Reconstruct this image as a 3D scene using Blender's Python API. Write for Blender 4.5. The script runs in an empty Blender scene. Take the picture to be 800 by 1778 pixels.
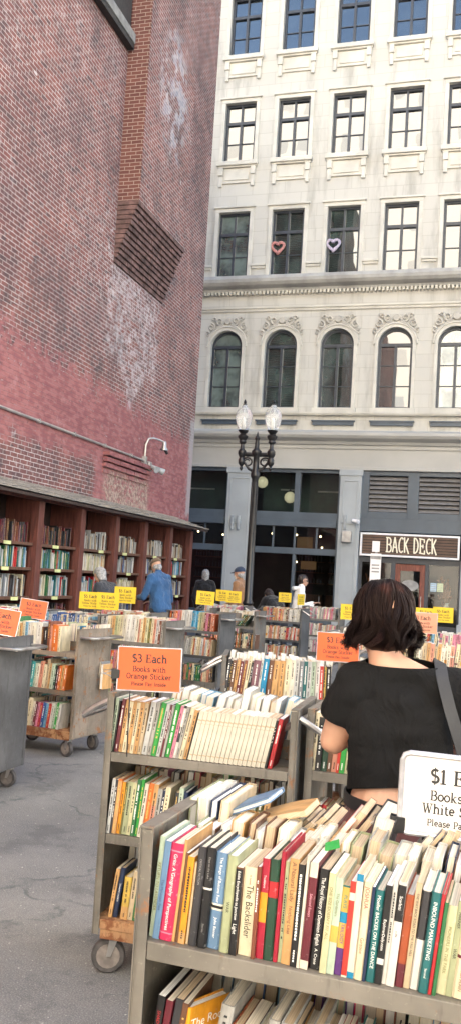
import bpy, bmesh, math, random
from mathutils import Vector, Matrix, noise as mnoise
R = math.radians
PI = math.pi
rnd = random.Random(7)
scene = bpy.context.scene
COL = scene.collection

# ------------------------------------------------------------------ nodes / materials
class G:
    """small helper to write node graphs"""
    def __init__(s, name, world=False):
        s.m = bpy.data.materials.new(name); s.m.use_nodes = True
        s.nt = s.m.node_tree
        s.b = s.nt.nodes['Principled BSDF']
        s.obj = (s.nt.nodes.new('ShaderNodeNewGeometry').outputs['Position'] if world else s.nt.nodes.new('ShaderNodeTexCoord').outputs['Object'])
    def n(s, t, **kw):
        nd = s.nt.nodes.new(t)
        for k, v in kw.items():
            setattr(nd, k, v)
        return nd
    def put(s, sock, v):
        if isinstance(v, bpy.types.NodeSocket): s.nt.links.new(v, sock)
        elif v is not None:
            if isinstance(v, (tuple, list)) and sock.type == 'RGBA' and len(v) == 3: v = (*v, 1)
            sock.default_value = v
    def math(s, op, a, b=None, c=None, clamp=False):
        nd = s.n('ShaderNodeMath', operation=op, use_clamp=clamp)
        s.put(nd.inputs[0], a)
        if b is not None: s.put(nd.inputs[1], b)
        if c is not None: s.put(nd.inputs[2], c)
        return nd.outputs[0]
    def mix(s, f, a, b, mode='MIX'):
        nd = s.n('ShaderNodeMix', data_type='RGBA', blend_type=mode)
        s.put(nd.inputs[0], f); s.put(nd.inputs[6], a); s.put(nd.inputs[7], b)
        return nd.outputs[2]
    def noise(s, scale, detail=3, rough=.55, vec=None, dist=0):
        nd = s.n('ShaderNodeTexNoise')
        s.put(nd.inputs['Vector'], vec or s.obj)
        nd.inputs['Scale'].default_value = scale; nd.inputs['Detail'].default_value = detail
        nd.inputs['Roughness'].default_value = rough; nd.inputs['Distortion'].default_value = dist
        return nd.outputs[0]
    def step(s, v, a, b):
        nd = s.n('ShaderNodeMapRange', interpolation_type='SMOOTHSTEP')
        s.put(nd.inputs[0], v); nd.inputs[1].default_value = a; nd.inputs[2].default_value = b
        return nd.outputs[0]
    def sep(s, v=None):
        nd = s.n('ShaderNodeSeparateXYZ'); s.put(nd.inputs[0], v or s.obj); return nd.outputs
    def comb(s, x, y, z=0.0):
        nd = s.n('ShaderNodeCombineXYZ')
        for i, v in enumerate((x, y, z)): s.put(nd.inputs[i], v)
        return nd.outputs[0]
    def mapping(s, scale, vec=None, rot=(0, 0, 0)):
        nd = s.n('ShaderNodeMapping'); s.put(nd.inputs[0], vec or s.obj)
        nd.inputs['Scale'].default_value = scale; nd.inputs['Rotation'].default_value = rot
        return nd.outputs[0]
    def bump(s, h, strength=.3, dist=.01):
        nd = s.n('ShaderNodeBump'); nd.inputs['Strength'].default_value = strength
        nd.inputs['Distance'].default_value = dist
        s.put(nd.inputs['Height'], h); s.nt.links.new(nd.outputs[0], s.b.inputs['Normal'])
        return nd.outputs[0]
    def set(s, color=None, rough=None, metal=None, **kw):
        if color is not None: s.put(s.b.inputs['Base Color'], color)
        if rough is not None: s.put(s.b.inputs['Roughness'], rough)
        if metal is not None: s.put(s.b.inputs['Metallic'], metal)
        for k, v in kw.items(): s.put(s.b.inputs[k.replace('_', ' ')], v)
        return s

def dk(c, f): return tuple(min(1, x * f) for x in c)

def pbr(name, col, rough=.5, metal=0, var=.18, scale=6, bump=0, bscale=60, bdist=.003, **kw):
    g = G(name)
    c = g.mix(g.step(g.noise(scale, 5), .3, .7), dk(col, 1 - var), dk(col, 1 + var))
    g.set(c, g.math('MULTIPLY_ADD', g.noise(scale * 3, 3), .25, rough - .12), metal, **kw)
    if bump: g.bump(g.noise(bscale, 4), bump, bdist)
    return g.m

def worn(name, col, rust=(.23, .10, .04), amount=.36, rough=.5, metal=0, lo=.0):
    """painted steel with scuffs, streaks and rust blooms"""
    g = G(name)
    big = g.noise(3.0, 5, .6)
    c = g.mix(g.step(big, .35, .7), dk(col, .62), dk(col, 1.22))
    sc = g.noise(30, 4, .7, vec=g.mapping((1, 1, .18)))
    c = g.mix(g.math('MULTIPLY', g.step(sc, .52, .68), .7), c, dk(col, .42))
    c = g.mix(g.math('MULTIPLY', g.step(g.noise(55, 3, .7), .6, .68), .5), c, dk(col, 1.7))
    rm = g.step(g.noise(9, 6, .72), 1 - amount, 1 - amount + .1)
    c = g.mix(rm, c, g.mix(g.noise(40), dk(rust, .6), dk(rust, 1.4)))
    g.set(c, g.math('MULTIPLY_ADD', rm, .35, rough), metal)
    g.bump(g.noise(60, 4), .12, .002)
    return g.m

M = {}
def build_materials():
    M['cart'] = worn('cart_steel', (.128, .12, .108), amount=.42)
    M['cart_dark'] = worn('cart_grey_steel', (.085, .087, .09), amount=.33, rough=.42)
    M['cart_pale'] = worn('cart_beige_steel', (.148, .134, .112), amount=.44)
    M['cart_brown'] = worn('cart_brown_steel', (.19, .155, .12), amount=.45)
    M['rust'] = worn('rusty_shelf', (.30, .16, .075), rust=(.16, .06, .025), amount=.55, rough=.7)
    M['chrome'] = pbr('bent_steel_tube', (.42, .41, .40), .35, .85, var=.3)
    M['rubber'] = pbr('wheel_rubber', (.055, .05, .05), .75, var=.35, scale=30)
    M['hub'] = pbr('wheel_hub', (.19, .165, .15), .6, .1, var=.35, scale=20)
    M['black_metal'] = pbr('black_clip', (.012, .012, .013), .3)
    M['lamp_iron'] = pbr('black_cast_iron', (.014, .014, .016), .32, .2, bump=.1)
    M['paper'] = page_mat('page_edges_cream', (.62, .56, .46))
    M['paper_white'] = page_mat('page_edges_white', (.72, .71, .69))
    M['paper_tan'] = page_mat('page_edges_tan', (.48, .37, .25))
    M['ink_black'] = pbr('ink_black', (.015, .015, .015), .6)
    M['ink_white'] = pbr('ink_white', (.8, .79, .75), .6)
    M['ink_gold'] = pbr('ink_gold', (.55, .36, .10), .4)
    M['ink_red'] = pbr('ink_red', (.45, .03, .03), .6)
    M['sign_orange'] = pbr('orange_sign_paper', (.60, .095, .018), .55, var=.05, scale=3)
    M['sign_orange_pale'] = pbr('faded_orange_sign_paper', (.62, .26, .16), .55, var=.05, scale=3)
    M['sign_yellow'] = pbr('yellow_sign_paper', (.60, .42, .008), .55, var=.05, scale=3)
    M['sign_white'] = pbr('white_sign_paper', (.60, .57, .55), .5, var=.04, scale=3)
    M['acrylic'] = pbr('clear_grey_frame', (.45, .45, .47), .12, .3, var=.25, scale=20)
    M['skin'] = pbr('skin', (.56, .32, .22), .5, var=.07, scale=14, Subsurface_Weight=.12, Subsurface_Radius=(.012, .005, .003))
    M['skin_tan'] = pbr('skin_tan', (.42, .24, .17), .5, var=.07, scale=14)
    M['glass_clear'] = glass('clear_glass')
    M['wood_red'] = wood('red_brown_painted_wood', (.115, .033, .023))
    M['wood_shelf'] = wood('brown_shelf_board', (.11, .05, .03))
    M['wood_dark'] = wood('dark_back_board', (.035, .018, .014))
    M['shingle'] = wood('weathered_shingle', (.26, .235, .205), 3)
    M['tag'] = pbr('pale_price_tag', (.60, .62, .28), .6)
    M['bluegrey'] = pbr('blue_grey_paint', (.062, .082, .105), .42, var=.12, scale=1.5)
    M['dark_frame'] = pbr('dark_window_frame', (.035, .042, .055), .4, var=.15)
    M['pilaster'] = pbr('pale_blue_grey_paint', (.33, .355, .37), .5, var=.07, scale=1.2, bump=.05, bscale=20)
    M['fascia'] = pbr('beige_grey_paint', (.39, .38, .355), .55, var=.06, scale=.8)
    M['trim_white'] = pbr('white_sign_border', (.78, .76, .76), .5, var=.05)
    M['door_red'] = wood('red_brown_door', (.20, .06, .038))
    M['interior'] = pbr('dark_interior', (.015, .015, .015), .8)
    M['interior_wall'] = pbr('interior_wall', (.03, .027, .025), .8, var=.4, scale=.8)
    M['bulb'] = G('lit_bulb').set((1, .8, .55), .4, Emission_Color=(1, .75, .42, 1), Emission_Strength=2.5).m
    M['pendant'] = G('lit_globe_glass').set((.9, .85, .7), .25, Emission_Color=(1, .86, .55, 1), Emission_Strength=.09).m
    M['warm_lit'] = G('warm_lit_panel').set((.22, .11, .05), .5, Emission_Color=(1, .5, .2, 1), Emission_Strength=.012).m
    M['asphalt'] = asphalt()
    M['concrete'] = pbr('pavement_concrete', (.30, .29, .275), .8, var=.12, scale=2, bump=.2, bscale=40)
    M['road'] = pbr('road_asphalt', (.055, .055, .057), .85, var=.2, scale=4, bump=.2, bscale=80)
    M['kerb'] = pbr('kerb_granite', (.34, .33, .32), .7, var=.15, scale=20)
    M['line'] = pbr('road_paint', (.7, .7, .66), .7, var=.12)
    M['stone'] = limestone()
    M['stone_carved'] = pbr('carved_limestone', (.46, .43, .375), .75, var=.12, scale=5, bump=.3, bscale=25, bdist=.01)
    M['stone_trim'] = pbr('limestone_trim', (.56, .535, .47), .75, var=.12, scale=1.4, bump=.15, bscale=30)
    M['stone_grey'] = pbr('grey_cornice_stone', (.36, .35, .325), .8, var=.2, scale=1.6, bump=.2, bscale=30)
    M['brick'] = brick_wall_mat()
    M['brick_pier'] = brick_pier_mat()
    M['corbel'] = pbr('corbel_brick', (.125, .072, .066), .85, var=.5, scale=5, bump=.5, bscale=20, bdist=.01)
    M['granite_sill'] = pbr('dark_stone_sill', (.20, .20, .195), .8, var=.2)
    M['sill_dark'] = pbr('dark_timber_frame', (.02, .02, .02), .6)
    M['pane_a'] = pane('window_pane', (.012, .016, .018))
    M['pane_b'] = pane('window_pane_green', (.035, .055, .05))
    M['pane_c'] = pane('window_pane_blind_and_sky', (.10, .14, .13))  # pale tone for blinds plus a painted blue-green sky reflection
    M['opp'] = opp_mat()
    M['louvre_grey'] = pbr('grey_louvre_blade', (.20, .19, .185), .6, var=.12)
    M['ink_grey'] = pbr('ink_grey', (.30, .29, .28), .6)
    M['globe'] = globe_mat()
    M['heart_pink'] = pbr('pink_flowers', (.50, .22, .20), .8, var=.4, scale=30)
    M['heart_lilac'] = pbr('lilac_flowers', (.46, .40, .50), .8, var=.3, scale=30)
    M['sign_slat'] = pbr('sign_slat', (.115, .066, .044), .6, var=.15, scale=3)
    M['transom_backing'] = pbr('dark_green_backing', (.016, .036, .032), .6, var=.3, scale=2)
    M['fitting'] = pbr('grey_fitting', (.30, .32, .33), .5)
    M['letter_lit'] = G('cream_sign_letters').set((.82, .76, .60), .45).m
    M['dried'] = pbr('dried_orange_branch', (.30, .11, .05), .8, var=.4, scale=20)
    M['notice_blue'] = pbr('notice_blue', (.42, .55, .66), .6)
    M['notice_green'] = pbr('notice_green', (.60, .66, .42), .6)
    M['galv'] = pbr('galvanised_conduit', (.38, .37, .36), .4, .6, var=.2)

def page_mat(name, c):
    g = G(name)
    st = g.noise(1, 2, .6, vec=g.mapping((900, 3, 3)))
    col = g.mix(g.step(st, .35, .65), dk(c, .78), dk(c, 1.08))
    col = g.mix(g.math('MULTIPLY', g.step(g.noise(14, 4), .5, .8), .4), col, dk((c[0], c[1] * .85, c[2] * .7), .8))
    g.set(col, .85); g.bump(st, .25, .0008)
    return g.m

def glass(name):
    g = G(name)
    nt = g.nt
    tr = g.n('ShaderNodeBsdfTransparent'); tr.inputs[0].default_value = (.62, .68, .65, 1); gl = g.n('ShaderNodeBsdfGlossy'); gl.inputs['Roughness'].default_value = .03
    fr = g.n('ShaderNodeFresnel'); fr.inputs['IOR'].default_value = 1.6
    mx = g.n('ShaderNodeMixShader')
    nt.links.new(fr.outputs[0], mx.inputs[0]); nt.links.new(tr.outputs[0], mx.inputs[1]); nt.links.new(gl.outputs[0], mx.inputs[2])
    nt.links.new(mx.outputs[0], nt.nodes['Material Output'].inputs[0])
    return g.m

def globe_mat():
    g = G('ribbed_globe_glass')
    g.set((.9, .92, .92), .12, 0, Transmission_Weight=.75, IOR=1.3)
    return g.m

def wood(name, c, s=1.0):
    g = G(name)
    gr = g.noise(6 * s, 5, .6, vec=g.mapping((6, 6, .6)))
    col = g.mix(g.step(gr, .3, .7), dk(c, .62), dk(c, 1.3))
    col = g.mix(g.math('MULTIPLY', g.step(g.noise(2.2, 5, .7), .55, .75), .5), col, dk(c, 1.7))
    g.set(col, .6); g.bump(gr, .25, .004)
    return g.m

def asphalt():
    g = G('worn_asphalt', True)
    fine = g.noise(160, 3, .7); mid = g.noise(22, 5, .65); big = g.noise(.9, 5, .6)
    c = g.mix(g.step(big, .35, .68), (.10, .10, .10), (.175, .171, .165))
    c = g.mix(g.step(mid, .25, .55), (.125, .125, .127), c)
    c = g.mix(g.math('MULTIPLY', g.step(fine, .48, .66), .6), c, (.38, .375, .36))
    c = g.mix(g.math('MULTIPLY', g.step(g.noise(210, 2, .7), .60, .67), .8), c, (.05, .05, .05))
    c = g.mix(g.math('MULTIPLY', g.step(g.noise(48, 2, .5), .69, .73), .8), c, (.5, .48, .43))
    wob = g.n('ShaderNodeVectorMath', operation='ADD')
    nz = g.n('ShaderNodeTexNoise'); nz.inputs['Scale'].default_value = 2.5; nz.inputs['Detail'].default_value = 5
    g.put(nz.inputs['Vector'], g.obj)
    sc = g.n('ShaderNodeVectorMath', operation='SCALE'); sc.inputs['Scale'].default_value = .7
    g.nt.links.new(nz.outputs[1], sc.inputs[0])
    g.put(wob.inputs[0], g.obj); g.nt.links.new(sc.outputs[0], wob.inputs[1])
    vo = g.n('ShaderNodeTexVoronoi', feature='DISTANCE_TO_EDGE'); vo.inputs['Scale'].default_value = .85
    g.nt.links.new(wob.outputs[0], vo.inputs['Vector'])
    crack = g.math('SUBTRACT', 1.0, g.step(vo.outputs['Distance'], .004, .022))
    crack = g.math('MULTIPLY', crack, g.step(g.noise(1.6, 3), .36, .5))
    vo2 = g.n('ShaderNodeTexVoronoi', feature='DISTANCE_TO_EDGE'); vo2.inputs['Scale'].default_value = 4.5
    g.nt.links.new(wob.outputs[0], vo2.inputs['Vector'])
    cr2 = g.math('MULTIPLY', g.math('SUBTRACT', 1.0, g.step(vo2.outputs['Distance'], .01, .05)), g.step(g.noise(1.1, 4), .52, .66))
    crack = g.math('MULTIPLY', g.math('MAXIMUM', crack, g.math('MULTIPLY', cr2, .45)), g.step(g.noise(6, 4, .7), .34, .6))
    c = g.mix(g.math('MULTIPLY', crack, .62), c, (.045, .06, .062))
    c = g.mix(g.math('MULTIPLY', g.step(g.noise(1.7, 6, .75), .53, .64), .5), c, (.07, .07, .072))
    g.set(c, .86)
    h = g.math('SUBTRACT', g.math('ADD', fine, g.math('MULTIPLY', mid, .3)), g.math('MULTIPLY', crack, 1.5))
    g.bump(h, .55, .006)
    return g.m

def limestone():
    g = G('limestone_ashlar', True)
    o = g.sep()
    br = g.n('ShaderNodeTexBrick'); g.put(br.inputs['Vector'], g.comb(o[0], o[2]))
    br.inputs['Scale'].default_value = 1; br.inputs['Brick Width'].default_value = 1.1; br.inputs['Row Height'].default_value = .42
    br.inputs['Mortar Size'].default_value = .011; br.inputs['Mortar Smooth'].default_value = .3
    br.inputs['Color1'].default_value = (.55, .53, .475, 1); br.inputs['Color2'].default_value = (.515, .495, .445, 1)
    br.inputs['Mortar'].default_value = (.44, .42, .365, 1)
    st = g.noise(1.0, 6, .65, vec=g.mapping((1.6, 1.6, .28)))
    c = g.mix(g.math('MULTIPLY', g.step(st, .47, .70), .72), br.outputs[0], (.30, .28, .24))
    c = g.mix(g.math('MULTIPLY', g.step(g.noise(.5, 4), .5, .75), .35), c, (.57, .555, .51))
    g.set(c, .8)
    g.bump(g.math('ADD', g.math('MULTIPLY', br.outputs[1], -1.0), g.math('MULTIPLY', g.noise(40, 4), .25)), .3, .008)
    return g.m

def brick_nodes(g, u, v, c1, c2, mortar, bw=.215, rh=.074):
    wob = g.math('MULTIPLY_ADD', g.noise(7, 3), .016, -.008)
    br = g.n('ShaderNodeTexBrick'); g.put(br.inputs['Vector'], g.comb(g.math('ADD', u, wob), g.math('ADD', v, wob)))
    br.inputs['Scale'].default_value = 1; br.inputs['Brick Width'].default_value = bw; br.inputs['Row Height'].default_value = rh
    br.inputs['Mortar Size'].default_value = .0068; br.inputs['Mortar Smooth'].default_value = .25; br.inputs['Bias'].default_value = -.1
    g.put(br.inputs['Color1'], c1); g.put(br.inputs['Color2'], c2); g.put(br.inputs['Mortar'], mortar)
    return br

def brick_wall_mat():
    g = G('old_painted_brick', True)
    o = g.sep(); y, z = o[1], o[2]
    n1 = g.noise(.55, 6, .62); n2 = g.noise(2.2, 6, .68); n3 = g.noise(9, 4, .7); n4 = g.noise(.9, 5, .6, vec=g.mapping((1, 1.3, .7)))
    nb = g.noise(1, 1, .5, vec=g.mapping((4, 4.6, 13.6)))         # about one value per brick
    c1 = g.mix(g.step(n1, .36, .62), (.135, .055, .054), (.21, .076, .062))
    c2 = g.mix(g.step(n2, .35, .7), (.075, .047, .05), (.25, .098, .08))
    c2 = g.mix(g.math('MULTIPLY', g.step(nb, .54, .6), .85), c2, (.05, .036, .042))
    mort = g.mix(g.step(n2, .4, .65), (.37, .315, .30), (.52, .475, .46))
    br = brick_nodes(g, y, z, c1, c2, mort)
    c, mfac = br.outputs[0], br.outputs[1]
    # pale efflorescence and leftover whitewash, streaky
    ef = g.math('MULTIPLY', g.step(n3, .52, .66), g.step(n4, .49, .60))
    c = g.mix(g.math('MULTIPLY', ef, .42), c, (.46, .40, .40))
    c = g.mix(g.math('MULTIPLY', g.step(g.noise(1.3, 3, .5, vec=g.mapping((1, 1.2, 2.4))), .725, .745), .8), c, (.55, .51, .51))
    # scattered grimy blackened zones
    c = g.mix(g.math('MULTIPLY', g.math('MULTIPLY', g.step(n4, .30, .44), 1.0), .0), c, (.05, .04, .045))
    gr = g.math('SUBTRACT', 1.0, g.step(n4, .36, .50))
    c = g.mix(g.math('MULTIPLY', gr, g.math('MULTIPLY', g.step(n3, .36, .58), .55)), c, (.06, .045, .048))
    # red paint on the lower wall, its upper edge wandering, flaked near the roof
    nz = g.math('ADD', g.math('MULTIPLY_ADD', n2, 1.3, -.65), g.math('MULTIPLY_ADD', n3, 1.6, -.8))
    top = g.math('SUBTRACT', g.math('ADD', g.math('MULTIPLY_ADD', y, -.045, 5.85), nz), z)
    up = g.step(top, -.1, .3)
    low = g.math('ADD', g.math('SUBTRACT', z, 3.55), g.math('MULTIPLY_ADD', n2, 1.1, -.45))
    lowm = g.math('MAXIMUM', g.step(low, 0.0, .25), g.step(g.math('ADD', y, g.math('MULTIPLY', n2, .8)), 15.7, 16.0))
    hole = g.math('SUBTRACT', 1.0, g.math('MULTIPLY', g.step(n3, .60, .68), .8))
    pm = g.math('MULTIPLY', g.math('MULTIPLY', up, lowm), hole)
    paint = g.mix(g.step(n1, .35, .65), (.225, .072, .074), (.295, .105, .102))
    paint = g.mix(g.math('MULTIPLY', mfac, .75), paint, (.15, .05, .058))
    paint = g.mix(g.math('MULTIPLY', g.step(nb, .45, .6), .35), paint, (.42, .18, .18))
    paint = g.mix(g.math('MULTIPLY', g.math('SUBTRACT', 1.0, g.step(nb, .36, .44)), .4), paint, (.19, .06, .072))
    paint = g.mix(g.math('MULTIPLY', g.step(g.noise(3.5, 5, .7), .55, .7), .35), paint, (.46, .25, .25))
    c = g.mix(g.math('MULTIPLY', pm, .92), c, paint)
    # white chalky patch under the chimney breast with a ragged lower tip
    def box(v, a, b, s=.12):
        return g.math('MULTIPLY', g.step(v, a - s, a + s), g.math('SUBTRACT', 1.0, g.step(v, b - s, b + s)))
    yj = g.math('ADD', y, g.math('MULTIPLY_ADD', n3, .5, -.25)); zj = g.math('ADD', z, g.math('MULTIPLY_ADD', n2, .9, -.45))
    tip = g.math('MULTIPLY', g.math('ABSOLUTE', g.math('SUBTRACT', yj, 16.9)), -1.1)
    wp = g.math('MAXIMUM', g.math('MULTIPLY', box(yj, 15.5, 18.15), box(zj, 5.75, 7.5)),
                g.math('MULTIPLY', g.step(g.math('ADD', g.math('ADD', tip, zj), -4.75), 0, .25), box(zj, 4.5, 6)))
    wp = g.math('MULTIPLY', g.math('MULTIPLY', wp, g.step(g.math('ADD', n3, g.math('MULTIPLY', n2, .3)), .56, .72)), g.math('MULTIPLY_ADD', g.step(nb, .4, .6), -.55, 1.0))
    c = g.mix(g.math('MULTIPLY', wp, .55), c, g.mix(n2, (.42, .38, .39), (.60, .58, .60)))
    # flaked blue paint high on the chimney breast
    e = g.math('ADD', g.math('POWER', g.math('MULTIPLY', g.math('SUBTRACT', yj, 17.1), 1.0), 2.0), g.math('POWER', g.math('MULTIPLY', g.math('SUBTRACT', zj, 11.6), .62), 2.0))
    bp = g.math('MULTIPLY', g.math('SUBTRACT', 1.0, g.step(e, .25, 1.0)), g.step(g.noise(2.6, 5, .7), .46, .56))
    c = g.mix(g.math('MULTIPLY', bp, .55), c, g.mix(g.step(n3, .4, .6), (.30, .34, .42), (.56, .55, .56)))
    # grey mortar smear down the far corner and rubble fill over the roof
    cs = g.math('MULTIPLY', g.step(yj, 20.55, 20.75), box(zj, 3.0, 5.4))
    c = g.mix(g.math('MULTIPLY', cs, .75), c, (.34, .33, .33))
    rb = g.math('MULTIPLY', g.math('MULTIPLY', box(yj, 15.9, 18.2), box(zj, 2.3, 3.5)), g.step(g.math('ADD', n3, g.math('MULTIPLY', n2, .25)), .52, .62))
    c = g.mix(g.math('MULTIPLY', rb, .75), c, g.mix(g.step(g.noise(14, 5, .8), .4, .6), (.16, .11, .085), (.46, .38, .30)))
    ls = g.math('MULTIPLY', g.math('MULTIPLY', box(yj, 15.0, 15.7), box(zj, 6.8, 8.9)), g.math('MULTIPLY', g.step(n2, .45, .6), g.step(n3, .5, .65)))
    c = g.mix(g.math('MULTIPLY', ls, .6), c, (.45, .43, .44))
    g.set(c, .85)
    g.bump(g.math('ADD', g.math('MULTIPLY', mfac, -1.0), g.math('MULTIPLY', n3, .7)), .6, .012)
    return g.m

def brick_pier_mat():
    g = G('clean_red_brick', True)
    o = g.sep()
    n2 = g.noise(3, 5, .65)
    br = brick_nodes(g, o[0], o[2], g.mix(n2, (.125, .045, .037), (.165, .064, .05)), (.10, .036, .031), g.mix(n2, (.28, .21, .18), (.36, .30, .26)))
    g.set(br.outputs[0], .85)
    g.bump(g.math('ADD', g.math('MULTIPLY', br.outputs[1], -1.0), g.math('MULTIPLY', g.noise(25), .4)), .6, .01)
    return g.m

def pane(name, c):
    g = G(name)
    g.set(g.mix(g.step(g.noise(1.6, 3), .35, .65), dk(c, .5), dk(c, 1.5)), .015, 0, IOR=2.4)
    g.bump(g.noise(.9, 2, .5), .55, .006)
    return g.m

def opp_mat():
    g = G('sunlit_office_front', True)
    o = g.sep()
    br = g.n('ShaderNodeTexBrick'); g.put(br.inputs['Vector'], g.comb(o[0], o[2]))
    br.inputs['Scale'].default_value = 1; br.offset = 0; br.inputs['Brick Width'].default_value = 3.2; br.inputs['Row Height'].default_value = 3.6
    br.inputs['Mortar Size'].default_value = 1.15; br.inputs['Mortar Smooth'].default_value = .02
    br.inputs['Color1'].default_value = (.52, .53, .52, 1); br.inputs['Color2'].default_value = (.62, .60, .55, 1)
    br.inputs['Mortar'].default_value = (.84, .80, .72, 1)
    g.set(br.outputs[0], .6)
    return g.m
# ------------------------------------------------------------------ mesh builder
class MB:
    def __init__(s): s.v = []; s.f = []; s.mi = []
    def add(s, vs, fs, mi=0, mat=None):
        o = len(s.v)
        s.v += [tuple(mat @ Vector(p)) for p in vs] if mat else [tuple(p) for p in vs]
        s.f += [tuple(i + o for i in f) for f in fs]
        s.mi += mi if isinstance(mi, list) else [mi] * len(fs)
    def box(s, x0, x1, y0, y1, z0, z1, mi=0, mat=None):
        vs = [(x0, y0, z0), (x1, y0, z0), (x1, y1, z0), (x0, y1, z0), (x0, y0, z1), (x1, y0, z1), (x1, y1, z1), (x0, y1, z1)]
        fs = [(0, 3, 2, 1), (4, 5, 6, 7), (0, 1, 5, 4), (1, 2, 6, 5), (2, 3, 7, 6), (3, 0, 4, 7)]
        s.add(vs, fs, mi, mat)
    def quad(s, a, b, c, d, mi=0): s.add([a, b, c, d], [(0, 1, 2, 3)], mi)
    def tube(s, pts, r, n=8, mi=0, cap=True):
        pts = [Vector(p) for p in pts]; rs = r if isinstance(r, (list, tuple)) else [r] * len(pts)
        o = len(s.v); ref = None
        for i, p in enumerate(pts):
            t = (pts[min(i + 1, len(pts) - 1)] - pts[max(i - 1, 0)]).normalized()
            if ref is None: ref = t.orthogonal().normalized()
            ref = (ref - t * ref.dot(t))
            if ref.length < 1e-5: ref = t.orthogonal()
            ref.normalize(); b = t.cross(ref)
            for k in range(n):
                a = 2 * PI * k / n
                s.v.append(tuple(p + (ref * math.cos(a) + b * math.sin(a)) * rs[i]))
        for i in range(len(pts) - 1):
            for k in range(n):
                a, c = o + i * n + k, o + i * n + (k + 1) % n
                s.f.append((a, c, c + n, a + n)); s.mi.append(mi)
        if cap:
            s.f.append(tuple(o + k for k in reversed(range(n)))); s.mi.append(mi)
            e = o + (len(pts) - 1) * n
            s.f.append(tuple(e + k for k in range(n))); s.mi.append(mi)
    def lathe(s, prof, c=(0, 0, 0), n=16, mi=0, axis='z'):
        o = len(s.v)
        for r, h in prof:
            for k in range(n):
                a = 2 * PI * k / n
                p = (r * math.cos(a), r * math.sin(a), h)
                if axis == 'x': p = (p[2], p[0], p[1])
                if axis == 'y': p = (p[1], p[2], p[0])
                s.v.append((p[0] + c[0], p[1] + c[1], p[2] + c[2]))
        for i in range(len(prof) - 1):
            for k in range(n):
                a, b = o + i * n + k, o + i * n + (k + 1) % n
                s.f.append((a, b, b + n, a + n)); s.mi.append(mi)
        s.f.append(tuple(o + k for k in reversed(range(n)))); s.mi.append(mi)
        e = o + (len(prof) - 1) * n
        s.f.append(tuple(e + k for k in range(n))); s.mi.append(mi)
    def prism_x(s, prof, x0, x1, mi=0):
        """closed yz outline extruded along x"""
        n = len(prof); o = len(s.v)
        for x in (x0, x1): s.v += [(x, y, z) for y, z in prof]
        for k in range(n):
            k2 = (k + 1) % n
            s.f.append((o + k, o + k2, o + n + k2, o + n + k)); s.mi.append(mi)
        s.f.append(tuple(o + k for k in reversed(range(n)))); s.mi.append(mi)
        s.f.append(tuple(o + n + k for k in range(n))); s.mi.append(mi)
    def build(s, name, mats, parent=None, smooth=False, bevel=0, offset=None, bseg=2):
        me = bpy.data.meshes.new(name)
        vs = s.v
        if offset is not None: vs = [(a - offset[0], b - offset[1], c - offset[2]) for a, b, c in vs]
        me.from_pydata(vs, [], s.f)
        mats = mats if isinstance(mats, (list, tuple)) else [mats]
        for m in mats: me.materials.append(m)
        me.polygons.foreach_set('material_index', s.mi)
        bm = bmesh.new(); bm.from_mesh(me); bmesh.ops.recalc_face_normals(bm, faces=bm.faces); bm.to_mesh(me); bm.free()
        if smooth:
            me.polygons.foreach_set('use_smooth', [True] * len(me.polygons))
            if smooth != 'all': me.set_sharp_from_angle(angle=R(40))
        me.update()
        o = bpy.data.objects.new(name, me); COL.objects.link(o)
        if parent: o.parent = parent
        if bevel:
            b = o.modifiers.new('edge', 'BEVEL'); b.width = bevel; b.segments = bseg; b.limit_method = 'ANGLE'; b.angle_limit = R(40)
        return o

def tag(o, label=None, cat=None, group=None, kind=None):
    if label: o['label'] = label
    if cat: o['category'] = cat
    if group: o['group'] = group
    if kind: o['kind'] = kind
    return o
def thing(name, label, cat, loc=(0, 0, 0), rz=0, group=None):
    o = bpy.data.objects.new(name, None); COL.objects.link(o); o.empty_display_size = .1
    o.location = loc; o.rotation_euler = (0, 0, rz)
    return tag(o, label, cat, group)
def mat_of(loc, rz=0): return Matrix.Translation(loc) @ Matrix.Rotation(rz, 4, 'Z')

def font_obj(name, text, size, mat, parent, mw, bold=0.0, align='CENTER', spacing=1.0, sx=1.0):
    cu = bpy.data.curves.new(name, 'FONT'); cu.body = text; cu.size = size; cu.offset = bold
    cu.align_x = align; cu.align_y = 'CENTER'; cu.resolution_u = 3; cu.space_character = spacing
    t = bpy.data.objects.new('tmp', cu)
    me = t.to_mesh().copy(); t.to_mesh_clear(); bpy.data.objects.remove(t); bpy.data.curves.remove(cu)
    me.materials.clear(); me.materials.append(mat)
    me.transform(mw @ Matrix.Diagonal((sx, 1, 1, 1))); me.name = name
    o = bpy.data.objects.new(name, me); COL.objects.link(o)
    if parent: o.parent = parent
    return o

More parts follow.
